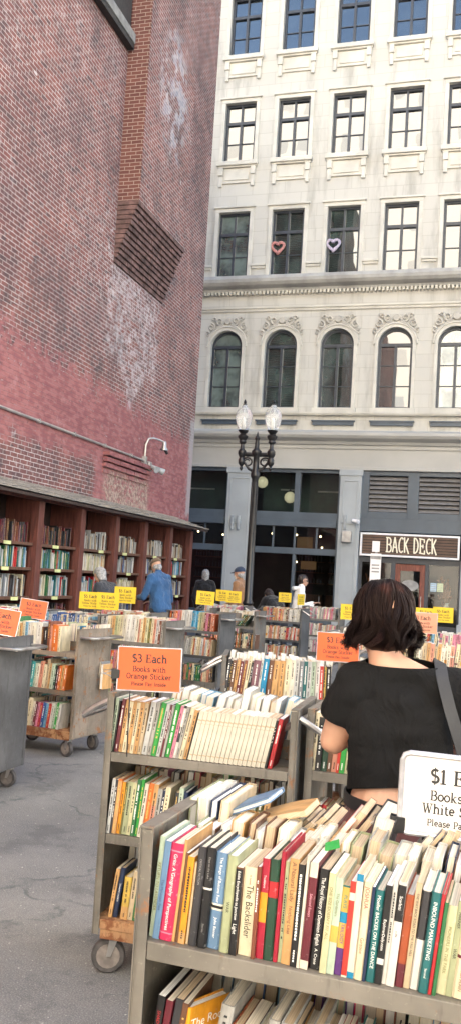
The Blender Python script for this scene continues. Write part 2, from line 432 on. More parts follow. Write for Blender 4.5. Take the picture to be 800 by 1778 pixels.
# ---- slab-serif strokes for the price signs
def arc(cx, cy, rx, ry, a0, a1, n=10):
    return [(cx + rx * math.cos(R(a0 + (a1 - a0) * i / n)), cy + ry * math.sin(R(a0 + (a1 - a0) * i / n))) for i in range(n + 1)]
def H(x, y, w=.30): return ('s', [(x - w / 2, y), (x + w / 2, y)])
def T(*p): return ('t', list(p))
def A(*a): return ('t', arc(*a))
def thin(*p): return ('s', list(p))
GL = {
 '$': (.62, [('t', arc(.31, .72, .22, .2, 35, 270, 12) + arc(.31, .29, .23, .22, 90, -145, 12)), thin((.31, -.1), (.31, 1.08))]),
 '1': (.46, [T((.24, 0), (.24, .98)), thin((.24, .95), (.07, .80)), H(.24, .03, .4)]),
 '3': (.60, [('t', arc(.27, .74, .21, .2, 150, -90, 12)), ('t', arc(.27, .29, .25, .25, 90, -150, 12))]),
 '5': (.60, [thin((.12, .94), (.5, .94)), T((.14, .95), (.12, .55)), ('t', arc(.27, .32, .25, .28, 120, -140, 12))]),
 'E': (.78, [T((.2, 0), (.2, .98)), thin((.05, .03), (.68, .03)), thin((.05, .95), (.66, .95)), thin((.2, .5), (.5, .5)), thin((.67, .0), (.67, .26)), thin((.65, .98), (.65, .74)), thin((.5, .38), (.5, .62))]),
 'B': (.76, [T((.2, 0), (.2, .98)), thin((.05, .03), (.44, .03)), thin((.05, .95), (.42, .95)), thin((.2, .51), (.44, .51)), A(.42, .73, .2, .22, 90, -90), A(.44, .27, .23, .24, 90, -90)]),
 'W': (1.08, [T((.16, .95), (.36, 0)), thin((.36, 0), (.55, .8)), T((.53, .9), (.74, 0)), thin((.74, 0), (.93, .95)), H(.16, .95), H(.54, .95, .24), H(.93, .95)]),
 'S': (.64, [('t', arc(.31, .72, .22, .22, 30, 270, 12) + arc(.31, .27, .23, .24, 90, -150, 12)), thin((.53, .98), (.53, .72)), thin((.07, .0), (.07, .27))]),
 'P': (.70, [T((.2, 0), (.2, .98)), thin((.05, .95), (.42, .95)), thin((.2, .45), (.42, .45)), A(.42, .70, .21, .25, 90, -90), H(.2, .03, .34)]),
 'O': (.80, [A(.4, .49, .32, .46, 0, 360, 24)]),
 'I': (.42, [T((.21, 0), (.21, .98)), H(.21, .03, .34), H(.21, .95, .34)]),
 'Y': (.78, [T((.16, .95), (.39, .45)), thin((.39, .45), (.62, .95)), T((.39, .48), (.39, 0)), H(.39, .03, .34), H(.16, .95), H(.62, .95)]),
 'a': (.62, [('t', arc(.28, .42, .19, .22, 150, 0, 8) + [(.47, .1), (.52, .03), (.60, .03)]), A(.27, .19, .19, .16, 0, 360, 14)]),
 'c': (.56, [A(.3, .33, .22, .3, 45, 320, 14)]),
 'h': (.72, [T((.17, 0), (.17, 1.0)), ('t', arc(.36, .42, .19, .22, 180, 0, 8) + [(.55, 0)]), H(.17, .03, .28), H(.55, .03, .28), thin((.05, .98), (.2, .98))]),
 'o': (.62, [A(.31, .33, .24, .3, 0, 360, 18)]),
 'k': (.70, [T((.17, 0), (.17, 1.0)), thin((.17, .25), (.5, .62)), T((.28, .36), (.54, 0)), H(.17, .03, .28), H(.54, .03, .28), H(.5, .62, .26), thin((.05, .98), (.2, .98))]),
 's': (.52, [('t', arc(.26, .49, .16, .15, 35, 270, 10) + arc(.26, .18, .17, .16, 90, -150, 10)), thin((.43, .64), (.43, .48)), thin((.09, .02), (.09, .18))]),
 'w': (.92, [T((.14, .62), (.3, 0)), thin((.3, 0), (.46, .58)), T((.45, .6), (.62, 0)), thin((.62, 0), (.78, .62)), H(.14, .62, .26), H(.78, .62, .26)]),
 'i': (.38, [T((.19, 0), (.19, .64)), H(.19, .03, .32), thin((.05, .62), (.2, .62)), T((.19, .84), (.19, .98))]),
 't': (.46, [('t', [(.19, .86), (.19, .2)] + arc(.32, .17, .13, .14, 180, 320, 6)), thin((.05, .62), (.42, .62))]),
 'e': (.60, [('t', [(.09, .35), (.50, .35)] + arc(.3, .34, .21, .29, 5, 315, 16))]),
 'l': (.38, [T((.19, 0), (.19, 1.0)), H(.19, .03, .32), thin((.06, .98), (.2, .98))]),
 'y': (.66, [T((.14, .62), (.33, .05)), ('s', [(.54, .62), (.3, -.15), (.2, -.25), (.1, -.2)]), H(.14, .62, .26), H(.54, .62, .26)]),
 'n': (.72, [T((.17, 0), (.17, .64)), ('t', arc(.36, .42, .19, .22, 180, 0, 8) + [(.55, 0)]), H(.17, .03, .28), H(.55, .03, .28), thin((.05, .62), (.2, .62))]),
 'd': (.70, [T((.52, 0), (.52, 1.0)), A(.3, .33, .22, .3, 0, 360, 18), thin((.40, .98), (.54, .98)), thin((.52, .03), (.64, .03))]),
 'r': (.56, [T((.17, 0), (.17, .64)), ('t', arc(.36, .42, .19, .21, 180, 40, 6)), H(.17, .03, .3), thin((.05, .62), (.2, .62))]),
 'g': (.64, [A(.28, .37, .2, .26, 0, 360, 16), ('t', [(.49, .62), (.49, -.05)] + arc(.28, -.06, .21, .18, 0, -160, 8)), thin((.47, .62), (.6, .62))]),
 'A': (.70, [T((.08, 0), (.35, 1)), T((.35, 1), (.62, 0)), T((.18, .35), (.52, .35))]),
 'C': (.62, [A(.36, .5, .28, .48, 50, 310, 14)]),
 'K': (.66, [T((.14, 0), (.14, 1)), T((.14, .42), (.58, 1)), T((.26, .55), (.6, -.02))]),
 'D': (.66, [T((.14, 0), (.14, 1)), ('t', [(.1, .98)] + arc(.2, .5, .38, .48, 85, -85, 12) + [(.1, .02)])]),
 ' ': (.42, []),
}
def strip(mb, pts, w, y, mi=0, mat=None):
    n = len(pts); L = []; Rr = []
    closed = n > 3 and (abs(pts[0][0] - pts[-1][0]) + abs(pts[0][1] - pts[-1][1])) < 1e-6
    for i, p in enumerate(pts):
        if closed and i in (0, n - 1): a, b = pts[n - 2], pts[1]
        else: a, b = pts[max(i - 1, 0)], pts[min(i + 1, n - 1)]
        dx, dy = b[0] - a[0], b[1] - a[1]; l = math.hypot(dx, dy) or 1
        nx, ny = -dy / l * w / 2, dx / l * w / 2
        L.append((p[0] + nx, y, p[1] + ny)); Rr.append((p[0] - nx, y, p[1] - ny))
    mb.add(L + Rr, [(i, i + 1, n + i + 1, n + i) for i in range(n - 1)], mi, mat)
def slab_text(mb, text, size, cx, z, y, weight=.15, thinw=.085, sx=1.0, jit=0, mi=0):
    """letters drawn in the xz plane facing -y, each stroke a hair in front of the last"""
    tot = sum(GL[c][0] for c in text) * size * sx
    x = cx - tot / 2; k = 0
    for c in text:
        adv, st = GL[c]
        tw = rnd.uniform(-jit, jit)
        for kind, pts in st:
            w = (weight if kind == 't' else thinw) * size
            strip(mb, [(x + (px + tw * pz) * size * sx, z + (pz + (tw * 1.5 * (px - .3))) * size) for px, pz in pts], w, y - k * 3e-5, mi)
            k += 1
        x += adv * size * sx

# ------------------------------------------------------------------ people
WORK = bpy.data.scenes.new('scratch')
def organic(name, caps, mat, parent, voxel=.014, smooth=4, cuts=(), wrinkle=0, wscale=(9, 9, 9), seed=0, flat=None, taper=None):
    """capsules (p0, r0, p1, r1) fused into one continuous skin"""
    mb = MB()
    for p0, r0, p1, r1 in caps:
        a, b = Vector(p0), Vector(p1); d = b - a; L = d.length
        prof = []
        nn = 5
        for i in range(nn + 1):
            t = PI / 2 * i / nn; prof.append((max(1e-4, r0 * math.sin(t)), -r0 * math.cos(t)))
        for i in range(nn + 1):
            t = PI / 2 * i / nn; prof.append((max(1e-4, r1 * math.cos(t)), L + r1 * math.sin(t)))
        q = Vector((0, 0, 1)).rotation_difference(d.normalized()) if L > 1e-6 else Matrix.Identity(3).to_quaternion()
        tmp = MB(); tmp.lathe(prof, n=12)
        mb.add(tmp.v, tmp.f, 0, Matrix.Translation(a) @ q.to_matrix().to_4x4())
    o = mb.build(name, mat)
    rm = o.modifiers.new('r', 'REMESH'); rm.mode = 'VOXEL'; rm.voxel_size = voxel; rm.adaptivity = 0
    sm = o.modifiers.new('s', 'SMOOTH'); sm.factor = .5; sm.iterations = smooth
    COL.objects.unlink(o); WORK.collection.objects.link(o)           # skin it in a scratch scene: much faster
    vl = WORK.view_layers[0]; vl.update()
    me = bpy.data.meshes.new_from_object(o.evaluated_get(vl.depsgraph))
    bpy.data.objects.remove(o)
    if flat:
        for v in me.vertices: v.co = flat(v.co)
    if wrinkle:
        for v in me.vertices:
            p = Vector((v.co.x * wscale[0] + seed, v.co.y * wscale[1], v.co.z * wscale[2]))
            v.co += v.normal * wrinkle * (mnoise.noise(p) + .5 * mnoise.noise(p * 2.3))
    if cuts:
        bm = bmesh.new(); bm.from_mesh(me)
        for co, no in cuts:          # throw away what lies on the side the normal points to
            bmesh.ops.bisect_plane(bm, geom=bm.verts[:] + bm.edges[:] + bm.faces[:], plane_co=co, plane_no=no, clear_outer=True)
        bm.to_mesh(me); bm.free()
    me.materials.clear(); me.materials.append(mat)
    me.polygons.foreach_set('use_smooth', [True] * len(me.polygons)); me.name = name
    n = bpy.data.objects.new(name, me); COL.objects.link(n)
    if parent: n.parent = parent
    return n

def fabric(name, c, rough=.85, sheen=.2, wr=.5, sc=14):
    g = G(name)
    col = g.mix(g.step(g.noise(5, 4), .3, .7), dk(c, .8), dk(c, 1.2))
    g.set(col, rough, Sheen_Weight=sheen, Specular_IOR_Level=.25)
    h = g.math('ADD', g.noise(sc, 4, .5, vec=g.mapping((1.4, 1.4, .7)), dist=.8), g.math('MULTIPLY', g.noise(600, 1), .04))
    g.bump(h, wr, .03)
    return g.m

def lerp(a, b, t): return tuple(x + (y - x) * t for x, y in zip(a, b))
def hand_caps(w, d, up, s=1.0, side=1, curl=.5):
    """palm, four unequal bent fingers and a side thumb from wrist w along d; up = back of the hand"""
    d = Vector(d).normalized(); up = Vector(up); up = (up - d * up.dot(d)).normalized(); sd = d.cross(up) * side
    w = Vector(w); out = []
    for k in (-1, 0, 1): out.append((w + sd * .012 * k * s, .017 * s, w + d * .08 * s + sd * .022 * k * s, .014 * s))
    for k, L in enumerate((.068, .078, .073, .056)):
        b = w + d * .088 * s + sd * (-.033 + .022 * k) * s
        m = b + (d - up * curl * .5).normalized() * L * .5 * s
        e = m + (d - up * curl * 1.9).normalized() * L * .55 * s
        out += [(b, .0092 * s, m, .0088 * s), (m, .0088 * s, e, .0075 * s)]
    t0 = w + d * .025 * s - sd * .028 * s
    t1 = t0 + (d * .7 - sd * .8).normalized() * .04 * s; t2 = t1 + (d - up * curl).normalized() * .032 * s
    out += [(t0, .013 * s, t1, .011 * s), (t1, .011 * s, t2, .009 * s)]
    return [(tuple(a), r, tuple(b), q) for a, r, b, q in out]
# ------------------------------------------------------------------ setting
def setting():
    mb = MB(); mb.quad((-300, -120, 0), (300, -120, 0), (300, 21.6, 0), (-300, 21.6, 0))
    tag(mb.build('ground', M['asphalt']), kind='structure')
    mb = MB(); mb.quad((-300, 21.6, -.12), (300, 21.6, -.12), (300, 26.0, -.12), (-300, 26.0, -.12))
    mb.box(-300, 300, 21.6, 21.62, -.3, -.001)
    tag(mb.build('road', M['road']), kind='structure')
    mb = MB()
    for k in range(-14, 15): mb.quad((k * 6 - 1, 23.7, -.116), (k * 6 + 1.4, 23.7, -.116), (k * 6 + 1.4, 23.82, -.116), (k * 6 - 1, 23.82, -.116))
    tag(mb.build('road_markings', M['line']), kind='structure')
    mb = MB(); mb.box(-300, 300, 26.15, 400, -.3, .01)
    tag(mb.build('pavement', M['concrete']), kind='structure')
    mb = MB(); mb.box(-300, 300, 26.0, 26.148, -.3, .02)
    tag(mb.build('kerb', M['kerb'], bevel=.015), kind='structure')

WX = [-11.19 + 1.838 * i for i in range(11)]       # left edges of the window columns
WW = 1.07
FY = 28.0
def facade():
    root = thing('office_building', 'pale limestone office building with arched windows over a blue-grey shopfront', 'building', (-1, FY, 0))
    off = (-1, FY, 0)
    XL, XR, TOP = -12.4, 26.0, 58.0  # unseen upper height and right end sized to throw shade over the lot
    # --- upper wall with real openings
    w = MB()
    def F(x0, x1, z0, z1): w.quad((x0, FY, z0), (x1, FY, z0), (x1, FY, z1), (x0, FY, z1))
    rows = [(7.1, 9.15, True), (11.45, 13.72, False), (15.45, 17.52, False), (19.15, 21.3, False), (22.9, 25.0, False), (26.6, 28.7, False)]
    z = 5.95
    RV = .26
    for (z0, z1, arched) in rows:
        F(XL, XR, z, z0)
        ztop = z1 + (WW / 2 + .12 if arched else 0)
        x = XL
        for wx in WX:
            F(x, wx, z0, ztop)
            x = wx + WW
            a, b = wx, wx + WW
            w.quad((a, FY, z0), (a, FY + RV, z0), (a, FY + RV, z1), (a, FY, z1)); w.quad((b, FY, z0), (b, FY, z1), (b, FY + RV, z1), (b, FY + RV, z0))
            w.quad((a, FY, z0), (b, FY, z0), (b, FY + RV, z0), (a, FY + RV, z0))
            if arched:
                r = WW / 2; cx = wx + r
                ps = arc(cx, z1, r, r, 180, 0, 16)
                for p, q in zip(ps, ps[1:]):
                    w.quad((p[0], FY, p[1]), (q[0], FY, q[1]), (q[0], FY, ztop), (p[0], FY, ztop))
                    w.quad((p[0], FY, p[1]), (p[0], FY + RV, p[1]), (q[0], FY + RV, q[1]), (q[0], FY, q[1]))
            else:
                w.quad((a, FY, z1), (a, FY + RV, z1), (b, FY + RV, z1), (b, FY, z1))
        F(x, XR, z0, ztop)
        z = ztop
    F(XL, XR, z, TOP)
    w.quad((XL, FY, 0), (XL, FY, TOP), (XL, FY + 22, TOP), (XL, FY + 22, 0)); w.quad((XR, FY, 0), (XR, FY + 22, 0), (XR, FY + 22, TOP), (XR, FY, TOP))
    w.quad((XL, FY, TOP), (XR, FY, TOP), (XR, FY + 22, TOP), (XL, FY + 22, TOP)); w.quad((XL, FY + 22, 0), (XL, FY + 22, TOP), (XR, FY + 22, TOP), (XR, FY + 22, 0))
    w.build('wall', M['stone'], root, offset=off)
    # --- windows
    pr = random.Random(3)
    for ri, (z0, z1, arched) in enumerate(rows):
        for ci, wx in enumerate(WX):
            if ri == 5 and ci > 8: continue
            a, b = wx + .004, wx + WW - .004; y = FY + .13; cx = (a + b) / 2
            f = MB(); t = .075
            zt = z0 + (z1 - z0) * (1.0 if arched else .68)
            f.box(a, a + t, y, y + .12, z0, z1); f.box(b - t, b, y, y + .12, z0, z1)
            f.box(a + t, b - t, y, y + .12, z0, z0 + t)
            if not arched: f.box(a + t, b - t, y, y + .12, z1 - t, z1)
            f.box(a + t, b - t, y - .01, y + .11, zt - .05, zt + .05)
            f.box(cx - .04, cx + .04, y - .006, y + .11, z0 + t, zt - .05)
            if not arched: f.box(cx - .03, cx + .03, y + .004, y + .11, zt + .05, z1 - t)
            for q in ((.36, .68) if arched else (.5,)):
                zm = z0 + (zt - z0) * q
                f.box(a + t, cx - .04, y + .03, y + .09, zm - .014, zm + .014); f.box(cx + .04, b - t, y + .03, y + .09, zm - .014, zm + .014)
            if arched:
                r = WW / 2 - .004
                po, pi_ = arc(cx, z1, r, r, 180, 0, 16), arc(cx, z1, r - t, r - t, 180, 0, 16)
                for k in range(16):
                    for yy in (y, y + .12):
                        f.quad((po[k][0], yy, po[k][1]), (po[k + 1][0], yy, po[k + 1][1]), (pi_[k + 1][0], yy, pi_[k + 1][1]), (pi_[k][0], yy, pi_[k][1]))
                    f.quad((pi_[k][0], y, pi_[k][1]), (pi_[k + 1][0], y, pi_[k + 1][1]), (pi_[k + 1][0], y + .12, pi_[k + 1][1]), (pi_[k][0], y + .12, pi_[k][1]))
            fo = f.build('window', M['dark_frame'], root, offset=off)
            g = MB()
            def gp(x0, x1, q0, q1):
                d1, d2 = pr.uniform(-.004, .004), pr.uniform(-.004, .004)
                yy = y + .062
                g.quad((x0, yy + d1, q0), (x1, yy - d1, q0), (x1, yy - d1 + d2, q1), (x0, yy + d1 + d2, q1))
            gp(a + t, cx - .04, z0 + t, zt - .05); gp(cx + .04, b - t, z0 + t, zt - .05)
            if arched:
                pts = [(x, y + .062, zz) for x, zz in arc(cx, z1, r - t, r - t, 180, 0, 16)]
                g.add(pts, [tuple(range(17))])
            else:
                gp(a + t, cx - .03, zt + .05, z1 - t); gp(cx + .03, b - t, zt + .05, z1 - t)
            pm = 'pane_a'
            if ri == 1: pm = ('pane_a', 'pane_c', 'pane_b', 'pane_b', 'pane_a')[ci % 5]
            if ri == 0: pm = ('pane_b', 'pane_c', 'pane_b', 'pane_b', 'pane_a', 'pane_c')[ci % 6]  # paler greenish panes carry the painted sky reflection
            g.build('pane', M[pm], fo, offset=off)
            # stone dressings
            if not arched:
                s = MB()
                a2, b2 = wx, wx + WW
                s.box(a2 - .13, a2, FY - .035, FY + .02, z0, z1); s.box(b2, b2 + .13, FY - .035, FY + .02, z0, z1)
                s.box(a2 - .13, b2 + .13, FY - .036, FY + .02, z1, z1 + .13); s.box(a2 - .18, b2 + .18, FY - .085, FY + .02, z1 + .132, z1 + .19)
                s.build('window_surround', M['stone_trim'], root, offset=off, bevel=.01)
                if ri >= 2:
                    s = MB()
                    s.box(a2 - .17, b2 + .17, FY - .16, FY + .1, z0 - .15, z0); s.box(a2 - .13, b2 + .13, FY - .10, FY + .02, z0 - .21, z0 - .152)
                    s.build('sill', M['stone_trim'], root, offset=off, bevel=.012)
                    s = MB()
                    za, zb = z0 - .86, z0 - .215
                    s.box(a2 - .1, b2 + .1, FY - .03, FY + .02, za + .12, zb)
                    s.box(a2 + .12, b2 - .12, FY - .06, FY - .028, za + .22, zb - .12)
                    s.box(a2 - .02, b2 + .02, FY - .05, FY - .0281, za + .12, za + .17)
                    for q in (a2 - .1, b2 - .06):
                        s.box(q, q + .16, FY - .12, FY - .031, zb - .26, zb - .002); s.box(q + .02, q + .14, FY - .08, FY - .0312, za, zb - .262)
                    s.build('apron_panel', M['stone_trim'], root, offset=off, bevel=.012)
                elif ri == 1:
                    s = MB(); q0 = wx + WW + .13; q1 = wx + 1.838 - .13
                    s.box(q0 + .002, q1 - .002, FY - .10, FY + .02, z0 + .38, z0 + .46); s.box(q0 + .03, q1 - .03, FY - .06, FY + .02, z0 + .30, z0 + .378)
                    s.build('ledge', M['stone_trim'], root, offset=off, bevel=.01)
            else:
                s = MB(); r = WW / 2; cx = wx + r
                for rr, ww_, yy in ((r + .05, .10, .05), (r + .13, .05, .08)):
                    po, pi_ = arc(cx, z1, rr + ww_ / 2, rr + ww_ / 2, 180, 0, 18), arc(cx, z1, rr - ww_ / 2, rr - ww_ / 2, 180, 0, 18)
                    for k in range(18):
                        A_, B_, C_, D_ = (po[k], po[k + 1], pi_[k + 1], pi_[k])
                        s.add([(p[0], FY - yy, p[1]) for p in (A_, B_, C_, D_)] + [(p[0], FY + .01, p[1]) for p in (A_, B_, C_, D_)], [(0, 1, 2, 3), (0, 4, 5, 1), (2, 6, 7, 3)])
                s.box(wx - .10, wx - .001, FY - .05, FY + .01, z0, z1); s.box(wx + WW + .001, wx + WW + .10, FY - .05, FY + .01, z0, z1)
                s.box(wx - .16, wx + WW + .16, FY - .15, FY + .1, z0 - .14, z0 - .002)
                s.build('window_surround', M['stone_trim'], root, offset=off)
                s = MB()                                             # carved scrolls over each arch
                top = z1 + r
                s.lathe([(.001, -.02), (.10, -.02), (.13, .03), (.08, .09), (.001, .11)], (cx, FY - .04, top + .30), 10, 0, 'y')
                for sg in (-1, 1):
                    for (ox, oz, r0, turns, a0) in ((.27, .30, .15, 1.4, 180), (.55, .12, .13, 1.3, 90), (.66, -.12, .09, 1.2, 60), (.44, .36, .08, 1.1, 0)):
                        pts = []
                        for q in range(15):
                            u = q / 14; aa = R(a0 + 360 * turns * u); rad = r0 * (1 - .8 * u)
                            pts.append((cx + sg * (ox + rad * math.cos(aa)), FY - .05, top + oz + rad * math.sin(aa)))
                        s.tube(pts, [.04 - .02 * q / 14 for q in range(15)], 5)
                    s.tube([(cx + sg * .12, FY - .04, top + .16), (cx + sg * .34, FY - .05, top + .08), (cx + sg * .58, FY - .05, top - .14), (cx + sg * .68, FY - .04, top - .38)], [.05, .045, .04, .02], 6)
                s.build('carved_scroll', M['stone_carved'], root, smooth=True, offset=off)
    # --- mouldings
    def mould(name, pts, m): 
        s = MB(); s.prism_x([(FY - a, zz) for a, zz in pts], XL, XR); s.build(name, m, root, offset=off)
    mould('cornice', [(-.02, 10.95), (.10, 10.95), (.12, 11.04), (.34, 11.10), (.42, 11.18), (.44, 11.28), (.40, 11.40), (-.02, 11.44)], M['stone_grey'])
    s = MB(); x = XL
    while x < 6: s.box(x, x + .07, FY - .17, FY + .02, 10.84, 10.944); x += .125
    s.build('dentil_course', M['stone_trim'], root, offset=off)
    mould('string_course', [(-.02, 10.30), (.05, 10.30), (.06, 10.36), (.10, 10.39), (.10, 10.44), (-.02, 10.45)], M['stone_trim'])
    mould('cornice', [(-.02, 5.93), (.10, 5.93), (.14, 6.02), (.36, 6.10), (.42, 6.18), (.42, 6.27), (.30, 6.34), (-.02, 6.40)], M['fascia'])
    mould('string_course', [(-.02, 6.86), (.12, 6.86), (.16, 6.92), (.16, 6.955), (-.02, 6.957)], M['stone_trim'])
    for wx in WX:
        s = MB(); s.box(wx - .12, wx + WW + .12, FY - .10, FY + .02, 6.55, 6.66); s.box(wx - .16, wx + WW + .16, FY - .13, FY + .02, 6.662, 6.70)
        s.build('grey_panel', M['bluegrey'], root, offset=off)
    # --- shopfront
    s = MB(); s.box(XL, XR, FY + .005, FY + .35, 5.14, 5.928); s.box(XL, XR, FY - .05, FY + .004, 5.14, 5.24); s.box(XL, XR, FY - .04, FY + .004, 5.80, 5.925)
    s.build('fascia', M['fascia'], root, offset=off, bevel=.01)
    PX = [(-12.13, -11.46), (-8.47, -7.62), (-4.80, -4.13), (-1.04, -.37), (2.64, 3.31), (6.3, 7.0)]
    for a, b in PX:
        s = MB()
        s.box(a, b, FY - .10, FY + .35, .55, 5.136); s.box(a - .05, b + .05, FY - .16, FY + .35, 0.01, .548); s.box(a - .04, b + .04, FY - .14, FY - .101, 4.95, 5.134)
        for q in ((a + .10, a + .13), (b - .13, b - .10)): s.box(*q, FY - .125, FY - .1005, .9, 4.8)
        s.box(a + .131, b - .131, FY - .125, FY - .1005, 4.77, 4.80); s.box(a + .131, b - .131, FY - .125, FY - .1005, .9, .93)
        s.build('pilaster', M['pilaster'], root, offset=off, bevel=.008)
    s = MB(); s.box(7.0, XR, FY + .01, FY + .35, 0, 5.138); s.build('blank_wall', M['fascia'], root, offset=off)
    # glazed bays
    for bi, (a, b) in enumerate([(-11.46, -8.47), (-7.62, -4.80), (-.37, 2.64), (3.31, 6.3)]):
        s = MB(); y = FY + .08; m = (a + b) / 2 + (.02 if bi == 1 else 0)
        s.box(a, a + .08, y, y + .16, .02, 5.13); s.box(b - .08, b, y, y + .16, .02, 5.13)
        s.box(a + .08, b - .08, y, y + .16, 5.03, 5.13); s.box(a + .08, b - .08, y - .08, y + .2, 3.30, 3.50); s.box(a + .08, b - .08, y - .02, y + .16, 3.502, 3.76)
        s.box(a + .08, b - .08, y - .03, y + .16, 2.42, 2.62); s.box(a + .08, b - .08, y, y + .16, .02, .5)
        s.box(m - .09, m + .09, y - .02, y + .16, 3.76, 5.03); s.box(m - .05, m + .05, y, y + .16, .5, 2.42)
        for k in (1, 2, 3): s.box(a + (b - a) * k / 4 - .025, a + (b - a) * k / 4 + .025, y + .02, y + .14, 2.62, 3.30)
        sw = s.build('shop_window', M['bluegrey'], root, offset=off, bevel=.006)
        yy = y + .09
        for x0, x1, z0, z1 in ((a + .08, m - .09, 3.76, 5.03), (m + .09, b - .08, 3.76, 5.03), (a + .08, b - .08, 2.62, 3.30), (a + .08, m - .05, .5, 2.42), (m + .05, b - .08, .5, 2.42)):
            g = MB(); g.quad((x0, yy, z0), (x1, yy, z0), (x1, yy + .004, z1), (x0, yy + .004, z1)); g.build('shop_pane', M['glass_clear'], sw, offset=off)
    # louvre bay and sign bay
    a, b = -4.13, -1.04; y = FY + .05
    s = MB()
    s.box(a, a + .22, y, y + .2, 3.66, 5.13); s.box(b - .12, b, y, y + .2, 3.66, 5.13); s.box(-2.72, -2.38, y, y + .2, 3.66, 5.13)
    for x0, x1 in ((a + .22, -2.72), (-2.38, b - .12)): s.box(x0, x1, y, y + .2, 3.66, 3.86); s.box(x0, x1, y, y + .2, 5.0, 5.13)
    s.box(a, b, y - .06, y + .2, 3.24, 3.657)
    s.build('louvre_frame', M['bluegrey'], root, offset=off, bevel=.006)
    for x0, x1 in ((a + .222, -2.722), (-2.378, b - .122)):
        s = MB()
        for k in range(8):
            z = 3.88 + k * .14
            s.add([(x0, y + .03, z), (x1, y + .03, z), (x1, y + .15, z + .115), (x0, y + .15, z + .115), (x0, y + .045, z - .012), (x1, y + .045, z - .012), (x1, y + .165, z + .103), (x0, y + .165, z + .103)],
                  [(0, 1, 2, 3), (4, 7, 6, 5), (0, 4, 5, 1), (3, 2, 6, 7), (0, 3, 7, 4), (1, 5, 6, 2)])
        s.build('louvre', M['louvre_grey'], root, offset=off)
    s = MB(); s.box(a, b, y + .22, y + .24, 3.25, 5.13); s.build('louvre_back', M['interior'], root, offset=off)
    s = MB(); y = FY + .1
    s.box(a, a + .1, y, y + .15, .02, 2.47); s.box(b - .06, b, y, y + .15, .02, 2.47); s.box(a + .1, b - .06, y, y + .15, 2.30, 2.47)
    s.box(-3.12, -2.99, y, y + .15, .02, 2.30); s.box(-2.09, -1.98, y, y + .15, .02, 2.30)
    s.box(a + .1, -3.12, y, y + .15, .02, .45); s.box(-1.98, b - .06, y, y + .15, .02, .45)
    s.build('shop_window', M['dark_frame'], root, offset=off)
    yy = y + .08
    for x0, x1 in ((a + .1, -3.12), (-1.98, b - .06)):
        g = MB(); g.quad((x0, yy, .45), (x1, yy, .45), (x1, yy, 2.30), (x0, yy, 2.30)); g.build('shop_pane', M['glass_clear'], root, offset=off)
    s = MB(); x0, x1 = -2.985, -2.095
    s.box(x0, x0 + .15, y, y + .06, .02, 2.28); s.box(x1 - .15, x1, y, y + .06, .02, 2.28); s.box(x0 + .15, x1 - .15, y, y + .06, 2.08, 2.28); s.box(x0 + .15, x1 - .15, y, y + .06, .02, .6)
    d = s.build('door', M['door_red'], root, offset=off, bevel=.008)
    s = MB(); s.quad((x0 + .15, y + .03, .6), (x1 - .15, y + .03, .6), (x1 - .15, y + .03, 2.08), (x0 + .15, y + .03, 2.08)); s.build('door_pane', M['glass_clear'], d, offset=off)
    s = MB(); s.tube([(x1 - .09, y - .005, 1.0), (x1 - .09, y - .06, 1.02), (x1 - .09, y - .06, 1.3), (x1 - .09, y - .005, 1.32)], .012); s.build('handle', M['chrome'], d, offset=off, smooth=True)
    s = MB(); e = [(-2.54 + .27 * math.cos(R(t)) * (1 if abs(math.sin(R(t))) < .8 else .9), y - .004 + .03, 1.64 + .17 * math.sin(R(t))) for t in range(0, 360, 15)]
    s.add(e, [tuple(range(24))]); 
    s.build('door_emblem', M['ink_grey'], d, offset=off)
    for x0, x1 in ((XL + .4, -8.5), (-7.6, -4.85)):
        s = MB(); s.box(x0, x1, FY + 1.25, FY + 1.27, 3.55, 5.12)
        s.build('transom_backing', M['transom_backing'], root, offset=off)  # dark green sheet added to set the tone seen through the transoms
    for x0, x1, z in ((-7.0, -6.35, 4.55), (-5.75, -4.95, 4.52), (-10.4, -9.3, 4.5)):
        s = MB(); s.box(x0, x1, FY + 1.16, FY + 1.2, z, z + .05); s.build('reflection_bar', M['ink_grey'], root, offset=off)  # pale bars added to imitate streaks of light reflected in the transoms
    # interior behind the shopfront glass
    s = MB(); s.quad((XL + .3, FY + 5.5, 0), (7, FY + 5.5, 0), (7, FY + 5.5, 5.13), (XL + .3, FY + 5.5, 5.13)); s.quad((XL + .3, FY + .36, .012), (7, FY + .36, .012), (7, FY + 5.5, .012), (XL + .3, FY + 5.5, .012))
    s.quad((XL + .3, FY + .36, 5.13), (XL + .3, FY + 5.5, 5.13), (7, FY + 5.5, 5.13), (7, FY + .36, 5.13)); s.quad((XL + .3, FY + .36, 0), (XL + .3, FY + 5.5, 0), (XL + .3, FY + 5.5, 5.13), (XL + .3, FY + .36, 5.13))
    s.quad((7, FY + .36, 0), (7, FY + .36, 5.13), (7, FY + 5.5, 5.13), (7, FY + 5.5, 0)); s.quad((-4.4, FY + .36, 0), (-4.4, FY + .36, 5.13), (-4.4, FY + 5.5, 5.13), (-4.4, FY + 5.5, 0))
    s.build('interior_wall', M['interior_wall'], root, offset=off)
    s = MB(); ir = random.Random(5)
    for x0 in (-11.2, -7.4, -6.0, 0, 4):                             # back bar and its shelves
        s.box(x0, x0 + 1.25, FY + 5.0, FY + 5.4, 0.02, 1.1)
        for z in (1.5, 1.9, 2.3): s.box(x0, x0 + 1.25, FY + 5.15, FY + 5.4, z, z + .03)
    s.build('back_bar', M['wood_shelf'], root, offset=off)
    s = MB()
    for x0 in (-11.2, -7.4, -6.0):
        for z in (1.53, 1.93, 2.33):
            x = x0 + .05
            while x < x0 + 1.2:
                h = ir.uniform(.16, .3); s.lathe([(.03, 0), (.03, h * .6), (.012, h * .75), (.012, h)], (x, FY + 5.25, z), 6); x += ir.uniform(.08, .14)
